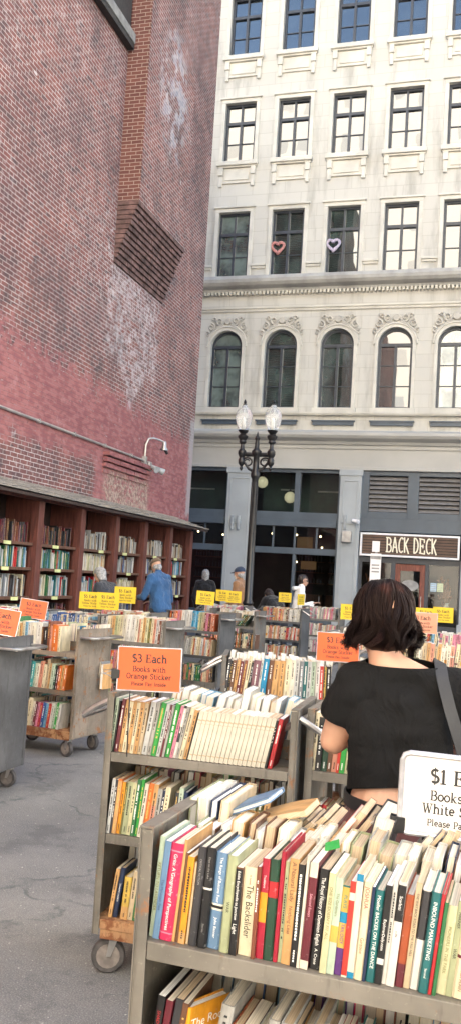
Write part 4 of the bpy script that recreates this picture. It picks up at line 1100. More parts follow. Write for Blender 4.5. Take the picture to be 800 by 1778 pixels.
LIGHT = {'white', 'cream', 'ivory', 'tan', 'beige', 'yellow', 'lemon', 'sage', 'sky-blue', 'grey', 'silver', 'pink', 'salmon', 'mint', 'amber'}
def row(M_, specs, x0, y0, z, place, group, back=False, ind=True, pagem=None, seed=1, first='left', side=None):
    """stand books along a shelf. spec = (colour, w, h, {options}) in mm; lean in degrees to the right"""
    rng = random.Random(seed); x = x0; prev = None; rowlist = []
    for sp in specs:
        colr, w, h = sp[0], sp[1] / 1000, sp[2] / 1000
        o = sp[3] if len(sp) > 3 else {}
        d = o.get('d', 140 if h < .2 else 155) / 1000
        th = R(o.get('lean', 0)); hard = o.get('hard', w > .016 and rng.random() < .6); curl = o.get('curl', 0)
        if o.get('gap'): x += o['gap'] / 1000
        if prev is not None:
            dt = math.tan(prev[0]) - math.tan(th)
            if dt > 0: x += min(prev[1], h) * dt
            if curl < prev[2]: x += (prev[2] - curl) * .8
        bands = o.get('bands', [])
        mats = [BM[colr], M[o.get('ink', 'ink_black' if colr in LIGHT else ('ink_gold' if rng.random() < .35 else 'ink_white'))]]
        bb = []
        for b in bands:
            mats.append(BM[b[2]]); bb.append((b[0], b[1], len(mats) - 1))
        cv, pg = book_geo(w, h, d, hard, bb, curl, 'title' not in o and not curl and not o.get('plain'), rng)
        xp = x + w / math.cos(th)
        dy = o.get('dy', rng.uniform(0, .012))
        if back:
            loc = Matrix.Translation((w, d, 0)) @ Matrix.Rotation(PI, 4, 'Z'); yy = y0 - d - dy
        else:
            loc = Matrix.Identity(4); yy = y0 + dy
        if curl and back: 
            for g_ in (cv, pg): g_.v = [(p[0] - 2 * curl * (p[2] / h) ** 2, p[1], p[2]) for p in g_.v]
        piv = Matrix.Translation((-w, 0, 0)) if th >= 0 else Matrix.Identity(4)
        MM = M_ @ Matrix.Translation((xp if th >= 0 else x, yy, z + o.get('dz', 0))) @ Matrix.Rotation(th, 4, 'Y') @ piv @ loc
        if o.get('yaw'): MM = MM @ Matrix.Translation((w / 2, d / 2, 0)) @ Matrix.Rotation(R(o['yaw']), 4, 'Z') @ Matrix.Translation((-w / 2, -d / 2, 0))
        pm = M[o.get('page', pagem or rng.choice(('paper', 'paper', 'paper_white', 'paper_tan')))]
        if ind and NIND[0] < 300:
            NIND[0] += 1
            ob = cv.build('book', mats); ob.matrix_world = MM
            p_ = pg.build('pages', pm, ob)
            if 'title' in o:
                tt = o['title']; tt = [tt] if isinstance(tt, tuple) else tt
                for (txt, u, size, ink, *rest) in tt:
                    sx = rest[0] if rest else 1
                    m = Matrix.Translation((w / 2, -.0007, h * u)) @ Matrix(((0, 1, 0, 0), (0, 0, -1, 0), (-1, 0, 0, 0), (0, 0, 0, 1)))
                    font_obj('spine_title', txt, size / 1000, M[ink], ob, m, bold=.0, sx=sx)
            if o.get('cover'): o['cover'](ob, w, h, d)
            rowlist.append(dict(o=ob, c=o.get('cname', colr), w=w, h=h, hard=hard, curl=curl, lean=o.get('lean', 0), same=o.get('same'), label=o.get('label'), bands=[b[2] for b in bands]))
        else:
            MASS.add(cv.v, cv.f, [mass_ix(mats[i]) for i in cv.mi], MM); MASS.add(pg.v, pg.f, mass_ix(pm), MM)
        x = xp; prev = (th, h, max(0, curl))
    if rowlist: BOOKS.append((place, group, rowlist))
    return x

def rand_specs(n, pal, wr, hr, seed, lean=0, jl=3, **kw):
    r = random.Random(seed); out = []; l = lean
    for _ in range(n):
        if r.random() < .3: l = lean + r.uniform(-jl, jl)
        o = dict(lean=l); o.update(kw)
        if r.random() < .3:
            a = r.uniform(.1, .75); o['bands'] = [(a, a + r.uniform(.05, .2), r.choice(list(BC)))]
        out.append((r.choice(pal), r.uniform(*wr), r.uniform(*hr), o))
    return out

def label_books():
    used = {}
    ordn = ['first', 'second', 'third', 'fourth', 'fifth', 'sixth', 'seventh', 'eighth', 'ninth', 'tenth', 'eleventh', 'twelfth', 'thirteenth', 'fourteenth', 'fifteenth', 'sixteenth', 'seventeenth', 'eighteenth', 'nineteenth', 'twentieth']
    for place, group, rl in BOOKS:
        n = len(rl)
        for i, b in enumerate(rl):
            size = 'thin' if b['w'] < .012 else ('thick' if b['w'] > .024 else ('tall' if b['h'] > .214 else 'short' if b['h'] < .18 else ''))
            kind = 'hardback' if b['hard'] else 'paperback'
            if b['curl']: size = 'curled'
            if i == 0: nb = f"beside the {rl[1]['c']} one at the left end," if n > 1 else 'on the'
            elif i == n - 1: nb = f"beside the {rl[i-1]['c']} one at the right end,"
            else: nb = f"between {rl[i-1]['c']} and {rl[i+1]['c']} ones,"
            core = ' '.join(q for q in (size, b['c'], kind) if q)
            band = f" with {b['bands'][0]} band" if b['bands'] and b['bands'][0] != b['c'] else ''
            k = i if i <= n / 2 else n - 1 - i
            od = f"{ordn[k]} from {'left' if i <= n / 2 else 'right'}," if k < 20 else nb
            c2 = f"{b['c']} {kind}"
            opts = [f"{core}{band} {nb} {place}", f"{core} {nb} {place}", f"{core}, {od} {place}", f"{c2}, {od} {place}", f"{b['c']} book, {od} {place}"]
            if b['same']: opts = [b['same']]
            lab = next((o_ for o_ in opts if len(o_.split()) <= 16 and (b['same'] or o_ not in used)), opts[-1])
            used[lab] = 1
            tag(b['o'], lab, 'book', 'matching cream volumes' if b['same'] else group)

# ------------------------------------------------------------------ price signs
def price_sign(label, loc, rz, tilt=0, price='3', colour='Orange', w=.245, h=.165, mat='sign_orange', frame='acrylic', roll=0, clip=None, rounded=False, post=0.0, sc=1.0):
    t = thing('price_sign', label, 'price sign', loc, R(rz), 'price signs on the book carts')
    t.rotation_euler = (R(tilt), R(roll), R(rz)); t.scale = (sc,) * 3
    s = MB(); s.box(-w / 2, w / 2, -.0015, .0015, 0, h); s.build('sign_panel', M[mat], t)
    s = MB(); f = .004
    if rounded:
        f = .0065; r = .016
        x0, x1, z0, z1 = -w / 2 - f * .4, w / 2 + f * .4, -f * .4, h + f * .4
        pts = [(x0, 0, z0 + r), (x0, 0, z1 - r), (x0 + r * .3, 0, z1 - r * .3), (x0 + r, 0, z1), (x1 - r, 0, z1), (x1 - r * .3, 0, z1 - r * .3), (x1, 0, z1 - r), (x1, 0, z0 + r), (x1 - r * .3, 0, z0 + r * .3), (x1 - r, 0, z0), (x0 + r, 0, z0), (x0 + r * .3, 0, z0 + r * .3), (x0, 0, z0 + r)]
        s.tube(pts, f, 8)
    else:
        for a, b, c, d in ((-w / 2 - f, w / 2 + f, -f, 0), (-w / 2 - f, w / 2 + f, h, h + f), (-w / 2 - f, -w / 2, 0, h), (w / 2, w / 2 + f, 0, h)): s.box(a, b, -.004, .004, c, d)
    s.build('frame', M[frame], t, smooth=rounded)
    s = MB()
    k = h / .165
    slab_text(s, f'${price} Each', .032 * k, 0, .108 * k, -.0019, .17, .085)
    slab_text(s, 'Books with', .0215 * k, 0, .072 * k, -.0019, .15, .08); slab_text(s, f'{colour} Sticker', .0215 * k, 0, .044 * k, -.0019, .15, .08)
    slab_text(s, 'Please Pay Inside', .0145 * k, 0, .018 * k, -.0019, .15, .085)
    s.build('lettering', M['ink_black'], t)
    if clip is not None:
        cx, cz = clip; sg = 1 if cx > 0 else -1
        s = MB()
        s.add([(cx - sg * .02, -.006, cz - .016), (cx + sg * .012, -.014, cz - .019), (cx + sg * .012, -.014, cz + .019), (cx - sg * .02, -.006, cz + .016), (cx - sg * .02, .006, cz - .016), (cx + sg * .012, .014, cz - .019), (cx + sg * .012, .014, cz + .019), (cx - sg * .02, .006, cz + .016)],
              [(0, 1, 2, 3), (4, 7, 6, 5), (1, 5, 6, 2), (0, 4, 5, 1), (3, 2, 6, 7)])
        b = s.build('binder_clip', M['black_metal'], t)
        for yy in (-1, 1):
            s = MB(); s.tube([(cx + sg * .012, yy * .013, cz - .012), (cx + sg * .045, yy * .02, cz - .006 * yy), (cx + sg * .052, yy * .022, cz), (cx + sg * .045, yy * .02, cz + .006 * yy + .004), (cx + sg * .012, yy * .013, cz + .012)], .0016, 5)
            s.build('clip_wire', M['chrome'], b, smooth=True)
    s = MB()
    z_lo = -post if post else -.05
    if post: s.tube([(-w * .3, .008, z_lo), (-w * .3, .008, .05)], .0028, 6); s.build('stake', M['black_metal'], t, smooth=True)
    return t
# ------------------------------------------------------------------ the lot
def t_(txt, u, size, ink, sx=1): return (txt, u, size, ink, sx)
def carts_and_books():
    W_ = 'ink_white'; K_ = 'ink_black'
    # ---- A: nearest cart
    A = cart('worn grey cart nearest the lens with the white dollar sign above its books', -.662, 1.735, -2.2, L=.92, D=.44, steel='cart_pale', bar=(1,), top=1.085)
    front = [
     ('mint', 11, 215, dict(lean=3.5, gap=20, title=t_('RETURN TO LAVENDER', .5, 9, 'ink_olive'))),
     ('slate-blue', 14, 209, dict(lean=4.5, title=t_('The Mountain Pass', .45, 8, 'ink_navy'))),
     ('magenta', 28, 206, dict(lean=4.5, hard=True, bands=[(.915, .93, 'pink'), (.07, .085, 'pink')], title=t_('Grits: A Geography of Perspectives', .5, 10.5, W_))),
     ('tan', 6, 217, dict(lean=4.5)), ('brown', 7, 190, dict(lean=4)), ('amber', 14, 184, dict(lean=4, bands=[(0, .13, 'tan')])), ('beige', 6, 172, dict(lean=3.5)),
     ('charcoal', 18, 208, dict(lean=3.5, title=t_('CRITICAL FICTION', .75, 6, 'ink_grey'))), ('black', 20, 209, dict(lean=3, hard=True, bands=[(.58, .6, 'white')], title=[t_('Days on the Lake', .8, 6, 'ink_grey'), t_('Stories', .2, 6, 'ink_grey')])),
     ('slate-blue', 27, 200, dict(lean=3, hard=True, bands=[(.40, .47, 'ivory'), (.42, .45, 'black')], title=[t_('The Range of Buttons Four', .72, 8, W_), t_('John Banner', .22, 8, W_)])),
     ('sage', 21, 200, dict(lean=2.5, title=t_('WAR', .47, 9, K_))),
     ('brown', 15, 180, dict(lean=2, bands=[(0, .98, 'black')], title=[t_('Eddie Encyclopedia to Junction', .68, 7.5, W_), t_('Light', .3, 10, W_)])),
     ('cream', 29, 181, dict(lean=1.5, hard=False, title=[t_('The Backslider', .5, 19, K_, .88), t_('A novel', .86, 6, 'ink_red')])),
     ('chestnut', 8, 188, dict(lean=1.5)), ('crimson', 15, 204, dict(lean=1.5, bands=[(.36, .66, 'amber')], title=t_('Traditions', .77, 6, W_))),
     ('forest-green', 21, 205, dict(lean=1.5, hard=True, bands=[(.62, .78, 'red')], plain=1)), ('crimson', 10, 224, dict(lean=2, hard=True, plain=1)),
     ('sage', 8, 205, dict(lean=2)), ('tan', 19, 214, dict(lean=2.5, hard=False, cname='apricot-tan', title=[t_('A Natural Lady', .78, 12, 'ink_brown'), t_('Nothing Less', .42, 10, 'ink_brown')])),
     ('black', 13, 206, dict(lean=2.5)), ('ivory', 7, 226, dict(lean=3, hard=True, plain=1)), ('maroon', 16, 214, dict(lean=3.5, bands=[(.86, 1, 'ivory'), (0, .08, 'ivory')], title=t_('Selected Essays', .6, 7, 'ink_pink'))),
     ('black', 24, 201, dict(lean=3.5, hard=True, title=[t_('The Royal History of Dominion English', .58, 10, W_, .8), t_('A. Crane', .13, 8, W_)])),
     ('lemon', 13, 200, dict(lean=3.5, title=t_('ONE SIZE DOESN\'T FIT ALL', .6, 8, 'ink_olive'))),
     ('mint', 15, 192, dict(lean=3.5, bands=[(.33, .5, 'yellow')], title=t_('The Gardeners', .72, 7, 'ink_olive'))),
     ('yellow', 15, 178, dict(lean=3.5, bands=[(.98, 1, 'teal'), (.58, .70, 'cyan'), (.0, .3, 'purple')], title=[t_('PLAYS', .82, 9, 'ink_teal'), t_('TRILOGY', .46, 9, 'ink_purple')])),
     ('scarlet', 11, 190, dict(lean=3.5, bands=[(.80, .88, 'ivory'), (0, .02, 'ivory')], plain=1)),
     ('ivory', 13, 206, dict(lean=3.5, bands=[(.93, 1, 'cyan'), (0, .06, 'cyan')], plain=1)),
     ('cream', 17, 193, dict(lean=4, title=[t_('JOSHUA', .84, 11, 'ink_red'), t_('Girzone', .35, 9, 'ink_brown')])),
     ('navy', 6, 186, dict(lean=4, plain=1)), ('teal', 18, 180, dict(lean=4, title=[t_('Moeller BACKER ON THE DANCE', .55, 9, W_)])),
     ('black', 13, 194, dict(lean=4.5, bands=[(.2, .26, 'white')], title=t_('ExplorerDaily.com', .5, 7.5, W_))), ('white', 9, 203, dict(lean=4.5)),
     ('white', 15, 204, dict(lean=5, bands=[(.62, .97, 'black')], title=[t_('Scarlatti', .8, 8, W_), t_('a life', .5, 6, K_)])),
     ('rust', 17, 180, dict(lean=5, bands=[(0, .25, 'maroon')], plain=1)), ('beige', 11, 207, dict(lean=5, title=t_('THE WAY BACK ROAD TO THE TALL HILL', .6, 6, K_))),
     ('white', 17, 194, dict(lean=5.5, bands=[(.5, .99, 'charcoal')], plain=1)),
     ('teal', 18, 195, dict(lean=6, hard=True, title=[t_('INBOUND MARKETING', .62, 10, W_), t_('Second', .2, 6, W_)])), ('red', 8, 194, dict(lean=6, hard=True, plain=1)), ('green', 7, 180, dict(lean=6, plain=1)),
     ('lemon', 17, 172, dict(lean=6, title=t_('PIONEERS IN THE PARK', .5, 8, 'ink_olive'))), ('sage', 12, 184, dict(lean=6, title=[t_('MARINER', .8, 7, K_), t_('WAR', .45, 8, K_)])),
     ('cream', 24, 200, dict(lean=6, hard=True, bands=[(.38, .41, 'maroon')], title=[t_('THE Barge COMPLETION', .66, 10, 'ink_brown'), t_('MARIA PLAIN', .2, 8, 'ink_brown')])),
     ('steel-grey', 28, 196, dict(lean=6, hard=True, bands=[(.12, .95, 'white')], title=t_('PARADISE & CODE', .55, 10, 'ink_grey'))),
     ('ivory', 20, 200, dict(lean=6)), ('green', 15, 205, dict(lean=5)), ('navy', 22, 200, dict(lean=4)), ('tan', 18, 190, dict(lean=3)), ('red', 20, 205, dict(lean=2)), ('white', 16, 205, dict(lean=1)), ('olive', 18, 200, dict(lean=0)),
    ]
    front = [(c_, w_ * .955, h_ * .925, o_) for c_, w_, h_, o_ in front]
    row(A, front[:49], .0, .012, .87, 'nearest cart, front row', 'books in the front row of the nearest cart', seed=2)
    # back row: spines away from us, page edges and tops seen; curled paperbacks on the left
    br = random.Random(8); bk = []
    for k in range(30):
        left = k < 14
        cov = br.choice(['tan', 'beige', 'brown', 'white', 'grey', 'cream', 'charcoal', 'black', 'olive', 'red', 'navy', 'ivory'])
        o = dict(lean=(33 if k < 6 else 27 if k < 12 else 20 if k < 16 else 13), curl=(.034 if k < 6 else .022 if left else 0), page=br.choice(('paper_tan', 'paper') if left else ('paper', 'paper_white', 'paper_white')), d=br.uniform(125, 150), hard=(not left and br.random() < .5), dy=br.uniform(0, .03), dz=br.uniform(.0, .022) if left else 0)
        if k >= 20: o['lean'] = 6; o['page'] = 'paper_white'
        bk.append((cov, br.uniform(10, 20) if left else br.uniform(12, 24), br.uniform(215, 250) if left else br.uniform(185, 208), o))
    bk = [(c_, w_, h_, dict(lean=l_, page='paper' if k_ % 2 else 'paper_white', hard=True, d=205)) for k_, (c_, w_, h_, l_) in enumerate((('sage', 20, 228, 1), ('white', 22, 232, 2), ('navy', 18, 226, 3), ('beige', 22, 230, 5)))] + bk[:27]
    bk[13] = ('charcoal', 44, 232, dict(lean=14, hard=True, page='paper', d=170))
    row(A, bk, .005, .452, .87, 'nearest cart, back row', 'books in the back row of the nearest cart', back=True, seed=5)
    mr = random.Random(61)
    mid = [(mr.choice(['tan', 'white', 'cream', 'grey', 'navy', 'brown', 'ivory', 'sage', 'black']), mr.uniform(16, 30), mr.uniform(185, 215), dict(lean=mr.choice((9, 7, 6)), page=mr.choice(('paper', 'paper_white', 'paper_tan')), d=105, hard=True, gap=30 if k == 0 else 0)) for k in range(30)]
    row(A, mid, .0, .292, .87, 'nearest cart, middle row', 'books in the middle row of the nearest cart', back=True, seed=62)
    # books lying askew across the row tops at the left end
    flat = [('slate-blue', 12, 170, dict(lean=66, gap=6, dz=.165, d=125, hard=True, page='paper_white')), ('tan', 14, 175, dict(lean=58, gap=-60, dz=.15, d=130, hard=False, curl=.03, page='paper_tan'))]
    row(A, flat, .0, .40, .87, 'lying askew over the nearest cart', 'books lying on the rows of the nearest cart', back=True, seed=55)
    m_ = MB(); m_.add([(.352, .10, 1.066), (.378, .12, 1.072), (.370, .15, 1.080), (.346, .13, 1.074), (.352, .10, 1.0668), (.378, .12, 1.0728), (.370, .15, 1.0808), (.346, .13, 1.0748)], [(0, 1, 2, 3), (4, 7, 6, 5), (0, 4, 5, 1), (1, 5, 6, 2), (2, 6, 7, 3), (3, 7, 4, 0)])
    o_ = m_.build('bookmark', BM['emerald'], None); o_.matrix_world = A
    tag(o_, 'bright green paper slip lying on the book tops of the nearest cart', 'bookmark')
    # lower shelf of A
    def orange_cover(ob, w, h, d):
        X = w + .0006
        font_obj('cover_title', 'The Rook', .026, M['ink_white'], ob, Matrix.Translation((X, d * .5, h * .82)) @ Matrix(((0, 0, 1, 0), (1, 0, 0, 0), (0, 1, 0, 0), (0, 0, 0, 1))))
        c = MB(); pts = [(.3, .12), (.3, .34), (.34, .42), (.33, .50), (.38, .46), (.46, .46), (.51, .50), (.50, .42), (.56, .30), (.58, .12)]
        c.add([(X + .0002, y * d, z * h) for y, z in pts], [tuple(range(10))]); c.build('cover_silhouette', M['ink_black'], ob)
    low = [
     ('black', 16, 205, dict(gap=12, lean=6, title=t_('SHADOW', .75, 10, 'ink_red'))), ('maroon', 14, 200, dict(lean=7, title=t_('DAGGER', .6, 9, 'ink_pink'))), ('charcoal', 16, 205, dict(lean=8, title=t_('MARSH LIGHT', .6, 8, W_))), ('brown', 12, 200, dict(lean=8)),
     ('amber', 22, 190, dict(lean=4, yaw=-24, gap=8, hard=True, cover=orange_cover, d=120)), ('grey', 26, 212, dict(lean=8, gap=22, hard=True, page='paper')),
     ('rust', 20, 178, dict(lean=9, title=[t_('JANET EVANOVICH', .55, 11, W_)])), ('black', 26, 178, dict(lean=9, title=[t_('SARA PARETSKY', .6, 13, W_)])),
     ('white', 22, 172, dict(lean=8, bands=[(.55, .9, 'scarlet')], title=[t_('TEN', .72, 11, W_), t_('WINTERS', .3, 9, K_)])), ('grey', 22, 205, dict(lean=8, hard=True)), ('silver', 24, 205, dict(lean=9, hard=True)), ('charcoal', 10, 195, dict(lean=9)),
     ('tan', 24, 180, dict(lean=8)), ('grey', 20, 205, dict(lean=8)), ('white', 16, 180, dict(lean=8, bands=[(.0, .3, 'navy')])), ('maroon', 11, 185, dict(lean=8)), ('crimson', 12, 185, dict(lean=8)), ('crimson', 10, 185, dict(lean=8, hard=False)),
     ('beige', 15, 172, dict(lean=7)), ('teal', 20, 190, dict(lean=7, title=t_('T. Vale', .7, 9, W_))), ('chestnut', 18, 178, dict(lean=7, title=t_('DYING', .6, 10, W_))), ('white', 14, 180, dict(lean=6)), ('sky-blue', 14, 185, dict(lean=6)), ('black', 20, 190, dict(lean=6)), ('rust', 18, 185, dict(lean=5)),
     ('navy', 18, 190, dict(lean=5)), ('cream', 18, 190, dict(lean=5)), ('olive', 18, 190, dict(lean=5)),
    ]
    row(A, low, .01, .03, .55, 'nearest cart, lower shelf', 'books on the lower shelf of the nearest cart', seed=3)
    for z_, sd_ in ((.55, 301), (.22, 302)): row(A, rand_specs(36, list(BC), (16, 28), (190, 225), sd_, 3), .02, .43, z_, '', '', back=True, seed=sd_, ind=False)
    row(A, rand_specs(36, list(BC), (16, 28), (190, 225), 303, 3), .02, .012, .22, '', '', seed=303, ind=False)
    # ---- B
    B = cart('beige steel cart with a rusty bottom shelf behind the nearest cart', -1.475, 3.395, 2.2, L=.77, steel='cart_pale')
    bt = [('mint', 13, 214, dict(lean=4, gap=12)), ('black', 6, 205, dict(lean=5)), ('maroon', 14, 212, dict(lean=6))]
    bt += [('tan', 16, 208, dict(lean=6, bands=[(0, .98, c)])) for c in ('tan', 'cream', 'tan', 'cream', 'tan', 'beige')]
    bt += [('silver', 20, 212, dict(lean=8)), ('grey', 19, 212, dict(lean=8)), ('emerald', 20, 213, dict(lean=9, hard=True)), ('silver', 16, 210, dict(lean=9)), ('maroon', 8, 210, dict(lean=9)), ('grey', 9, 205, dict(lean=9)), ('emerald', 20, 213, dict(lean=9, hard=True)),
           ('pink', 12, 208, dict(lean=10)), ('black', 12, 210, dict(lean=10, bands=[(0, .95, 'white'), (.3, .6, 'charcoal')])), ('grey', 12, 208, dict(lean=10)), ('cream', 17, 206, dict(lean=11)), ('tan', 14, 198, dict(lean=11)), ('black', 3, 190, dict(lean=11))]
    bt += [('ivory', 15.6, 197, dict(lean=11.5, hard=False, d=140, dy=.004, plain=1, bands=[(.80, .83, 'beige'), (.74, .75, 'beige'), (.1, .12, 'beige')], gap=1.6, same='one of the matching cream volumes on the top shelf of the second-nearest cart')) for _ in range(17)]
    bt += [('black', 8, 190, dict(lean=11.5)), ('red', 16, 195, dict(lean=10.5))]
    row(B, [(c, w * 1.04, h, o) for c, w, h, o in bt], .0, .012, .87, 'second-nearest cart, top shelf', 'books on the top shelf of the second-nearest cart', seed=4)
    br = random.Random(15)
    bb = [(br.choice(['white', 'cream', 'ivory', 'grey', 'sky-blue', 'tan']), br.uniform(18, 40), br.uniform(205, 236) + (25 if k in (2, 9) else 0), dict(lean=br.choice((14, 12, 9, 8)), page=br.choice(('paper_white', 'paper_white', 'paper')), hard=True, gap=0 if k else 130, d=br.uniform(140, 185))) for k in range(17)]
    row(B, bb, .0, .452, .87, 'second-nearest cart, back row', 'books in the back row of the second-nearest cart', back=True, seed=6)
    bm = [('silver', 14, 215, dict(lean=4, gap=22)), ('charcoal', 9, 212, dict(lean=4)), ('orange', 17, 216, dict(lean=4, bands=[(0, .96, 'tan')])), ('amber', 14, 205, dict(lean=4)), ('olive', 8, 205, dict(lean=5)), ('sage', 22, 208, dict(lean=5)), ('lemon', 16, 208, dict(lean=5)), ('green', 18, 222, dict(lean=5, hard=True)), ('emerald', 12, 225, dict(lean=5)), ('ivory', 17, 210, dict(lean=6)),
          ('orange', 22, 214, dict(lean=6)), ('tan', 18, 213, dict(lean=6, bands=[(.0, .6, 'salmon')])), ('grey', 18, 196, dict(lean=6)), ('navy', 12, 190, dict(lean=6)), ('cream', 20, 205, dict(lean=6))]
    row(B, bm, .0, .012, .55, 'second-nearest cart, middle shelf', 'books on the middle shelf of the second-nearest cart', seed=7)
    row(B, rand_specs(18, ['black', 'charcoal', 'olive', 'sage', 'mint', 'tan', 'navy'], (14, 24), (190, 215), 4, 6), .29, .012, .55, 'second-nearest cart, middle shelf right', 'books on the middle shelf of the second-nearest cart', seed=8, ind=False)
    row(B, [('tan', 15, 192, dict(lean=7, gap=48)), ('navy', 20, 195, dict(lean=7, title=t_('ATLANTIC HARBOR', .5, 8, W_))), ('yellow', 30, 165, dict(lean=4, hard=True, gap=6, bands=[(0, .3, 'tan')])), ('beige', 20, 190, dict(lean=5)), ('green', 22, 195, dict(lean=5))], .0, .03, .22, 'second-nearest cart, bottom shelf', 'books on the bottom shelf of the second-nearest cart', seed=9)
    for z_, sd_ in ((.55, 311), (.22, 312)): row(B, rand_specs(32, list(BC), (16, 28), (195, 225), sd_, 3), .02, .452, z_, '', '', back=True, seed=sd_, ind=False)
    row(B, rand_specs(20, list(BC), (16, 28), (190, 220), 313, 3), .26, .012, .22, '', '', seed=313, ind=False)
    # ---- C: the cart the woman is looking at
    Cc = cart('beige cart that the woman in black is browsing', -.68, 3.50, -1, L=.77, steel='cart_pale')
    ct = [('cream', 18, 222, dict(lean=3, gap=14)), ('black', 22, 205, dict(lean=3)), ('forest-green', 24, 208, dict(lean=4, ink='ink_white')), ('brown', 16, 205, dict(lean=4)), ('salmon', 20, 212, dict(lean=4)), ('scarlet', 12, 215, dict(lean=4)), ('emerald', 19, 220, dict(lean=5, cname='jade-green', bands=[(.9, 1, 'ivory')])), ('lemon', 18, 214, dict(lean=5)), ('cream', 16, 210, dict(lean=5)), ('cream', 17, 205, dict(lean=5, hard=False, cname='buff'))]
    row(Cc, ct, .0, .012, .87, 'top shelf, cart facing the woman', 'books on the top shelf of the browsed cart', seed=11)
    row(Cc, rand_specs(22, list(BC), (14, 26), (185, 215), 9, 4), .22, .012, .87, '', '', seed=12, ind=False)
    row(Cc, rand_specs(9, ['red', 'black', 'charcoal', 'lemon', 'maroon', 'rust', 'cream'], (14, 24), (185, 215), 19, 5), .02, .012, .55, 'middle shelf, cart facing the woman', 'books on the middle shelf of the browsed cart', seed=13)
    row(Cc, rand_specs(26, ['white', 'cream', 'ivory', 'tan'], (16, 30), (200, 225), 29, 5), .02, .452, .87, '', '', back=True, seed=14, ind=False)
    # ---- D
    Dd = cart('grey steel cart with a bright blue book behind the cream volumes', -1.615, 5.44, 14, L=.80, steel='cart', bar=(0,))
    dt = [('charcoal', 22, 215, dict(lean=5, gap=16)), ('black', 12, 205, dict(lean=5)), ('brown', 20, 210, dict(lean=5)), ('tan', 22, 212, dict(lean=6)), ('maroon', 20, 205, dict(lean=6)), ('chestnut', 20, 212, dict(lean=7)), ('cream', 22, 240, dict(lean=8)), ('black', 12, 200, dict(lean=7)), ('mauve', 46, 216, dict(lean=5, hard=True)), ('white', 14, 220, dict(lean=5)), ('cyan', 36, 228, dict(lean=5, hard=True, cname='bright-blue')), ('brown', 30, 222, dict(lean=4, hard=True, cname='dark-brown')),
          ('tan', 36, 220, dict(lean=4, hard=True)), ('tan', 34, 222, dict(lean=3, hard=True, cname='sandy')), ('cream', 34, 234, dict(lean=2, hard=True)), ('ivory', 28, 232, dict(lean=2)), ('silver', 26, 232, dict(lean=2)), ('steel-grey', 26, 228, dict(lean=1)), ('teal', 24, 228, dict(lean=1, ink='ink_white')), ('silver', 24, 230, dict(lean=1, cname='pale-grey')), ('mint', 26, 230, dict(lean=1)), ('white', 26, 230, dict(lean=0)), ('scarlet', 22, 205, {}), ('yellow', 18, 200, {}), ('black', 30, 205, {})]
    row(Dd, dt, .0, .012, .87, "cart left of the woman's shoulder", "books on the cart left of the woman", seed=16)
    row(Dd, rand_specs(24, ['white', 'cream', 'ivory', 'white'], (18, 34), (215, 240), 39, 3), .03, .452, .87, '', '', back=True, seed=17, ind=False, pagem='paper_white')
    # ---- E
    Ee = cart('cart with a rusty yellow base and bare grey end panel', -4.11, 7.09, -8, L=.78, D=.52, steel='cart_brown', base='rust', tray=True, top=1.07)
    et = [('teal', 14, 215, dict(gap=4)), ('sage', 16, 240, {}), ('olive', 16, 262, dict(hard=True)), ('green', 22, 268, dict(hard=True, cname='moss-green', d=200)), ('cream', 24, 225, {}), ('tan', 16, 215, {}), ('cream', 26, 235, {}), ('sky-blue', 22, 230, {}), ('white', 22, 225, {}), ('ivory', 40, 228, dict(hard=True)), ('white', 48, 232, dict(hard=True)), ('brown', 10, 200, {}), ('black', 30, 190, {}), ('chestnut', 22, 250, dict(hard=True)), ('salmon', 14, 215, {}), ('orange', 44, 225, dict(hard=True, cname='orange-tan')), ('cream', 20, 215, {})]
    et = [(c, w * 1.35, h, o) for c, w, h, o in et]
    row(Ee, et, .02, .02, .87, 'rusty-based left cart, top shelf', 'books on the top shelf of the left cart', seed=18)
    em = [('green', 20, 210), ('teal', 20, 210), ('sage', 18, 220), ('rust', 20, 215), ('maroon', 24, 215), ('crimson', 24, 210), ('silver', 22, 200), ('teal', 26, 210, {}), ('sky-blue', 22, 205), ('teal', 30, 225), ('turquoise', 24, 215), ('mint', 22, 205), ('ivory', 24, 200), ('salmon', 32, 225), ('cream', 26, 200), ('beige', 24, 250), ('tan', 20, 215), ('mint', 34, 215), ('forest-green', 14, 205), ('maroon', 18, 200), ('orange', 22, 205), ('tan', 24, 210), ('orange', 22, 215)]
    row(Ee, [(a[0], a[1] * 1.16, a[2], dict(lean=5)) for a in em], .03, .02, .55, 'rusty-based left cart, middle shelf', 'books on the middle shelf of the left cart', seed=19)
    eb = [('lemon', 20, 205), ('sage', 22, 210), ('olive', 20, 215), ('tan', 26, 205), ('white', 22, 205), ('mint', 24, 215), ('green', 22, 225), ('cream', 30, 215), ('tan', 20, 205), ('cream', 40, 235), ('ivory', 26, 205), ('maroon', 24, 210), ('pink', 20, 205), ('crimson', 24, 205), ('blue', 26, 210), ('sky-blue', 20, 205), ('red', 24, 205), ('white', 26, 215), ('mint', 18, 205), ('emerald', 24, 220), ('white', 20, 215)]
    row(Ee, [(a[0], a[1] * 1.16, a[2], dict(lean=7)) for a in eb], .03, .02, .22, 'rusty-based left cart, bottom shelf', 'books on the bottom shelf of the left cart', seed=20)
    for z_, sd_ in ((.87, 320), (.55, 321), (.22, 322)): row(Ee, rand_specs(30, list(BC), (18, 30), (200, 240), sd_, 3), .02, .51, z_, '', '', back=True, seed=sd_, ind=False)
    # ---- F
    F_ = cart('dark grey cart at the left edge showing its bare end panel', -3.99, 5.47, 0, L=.78, D=.48, steel='cart_dark', base='cart_dark', tray=True, top=1.08)
    row(F_, rand_specs(26, ['ivory', 'white', 'cream', 'brown', 'black', 'red'], (18, 30), (180, 205), 41, 0), .02, .02, .87, '', '', seed=21, ind=False)
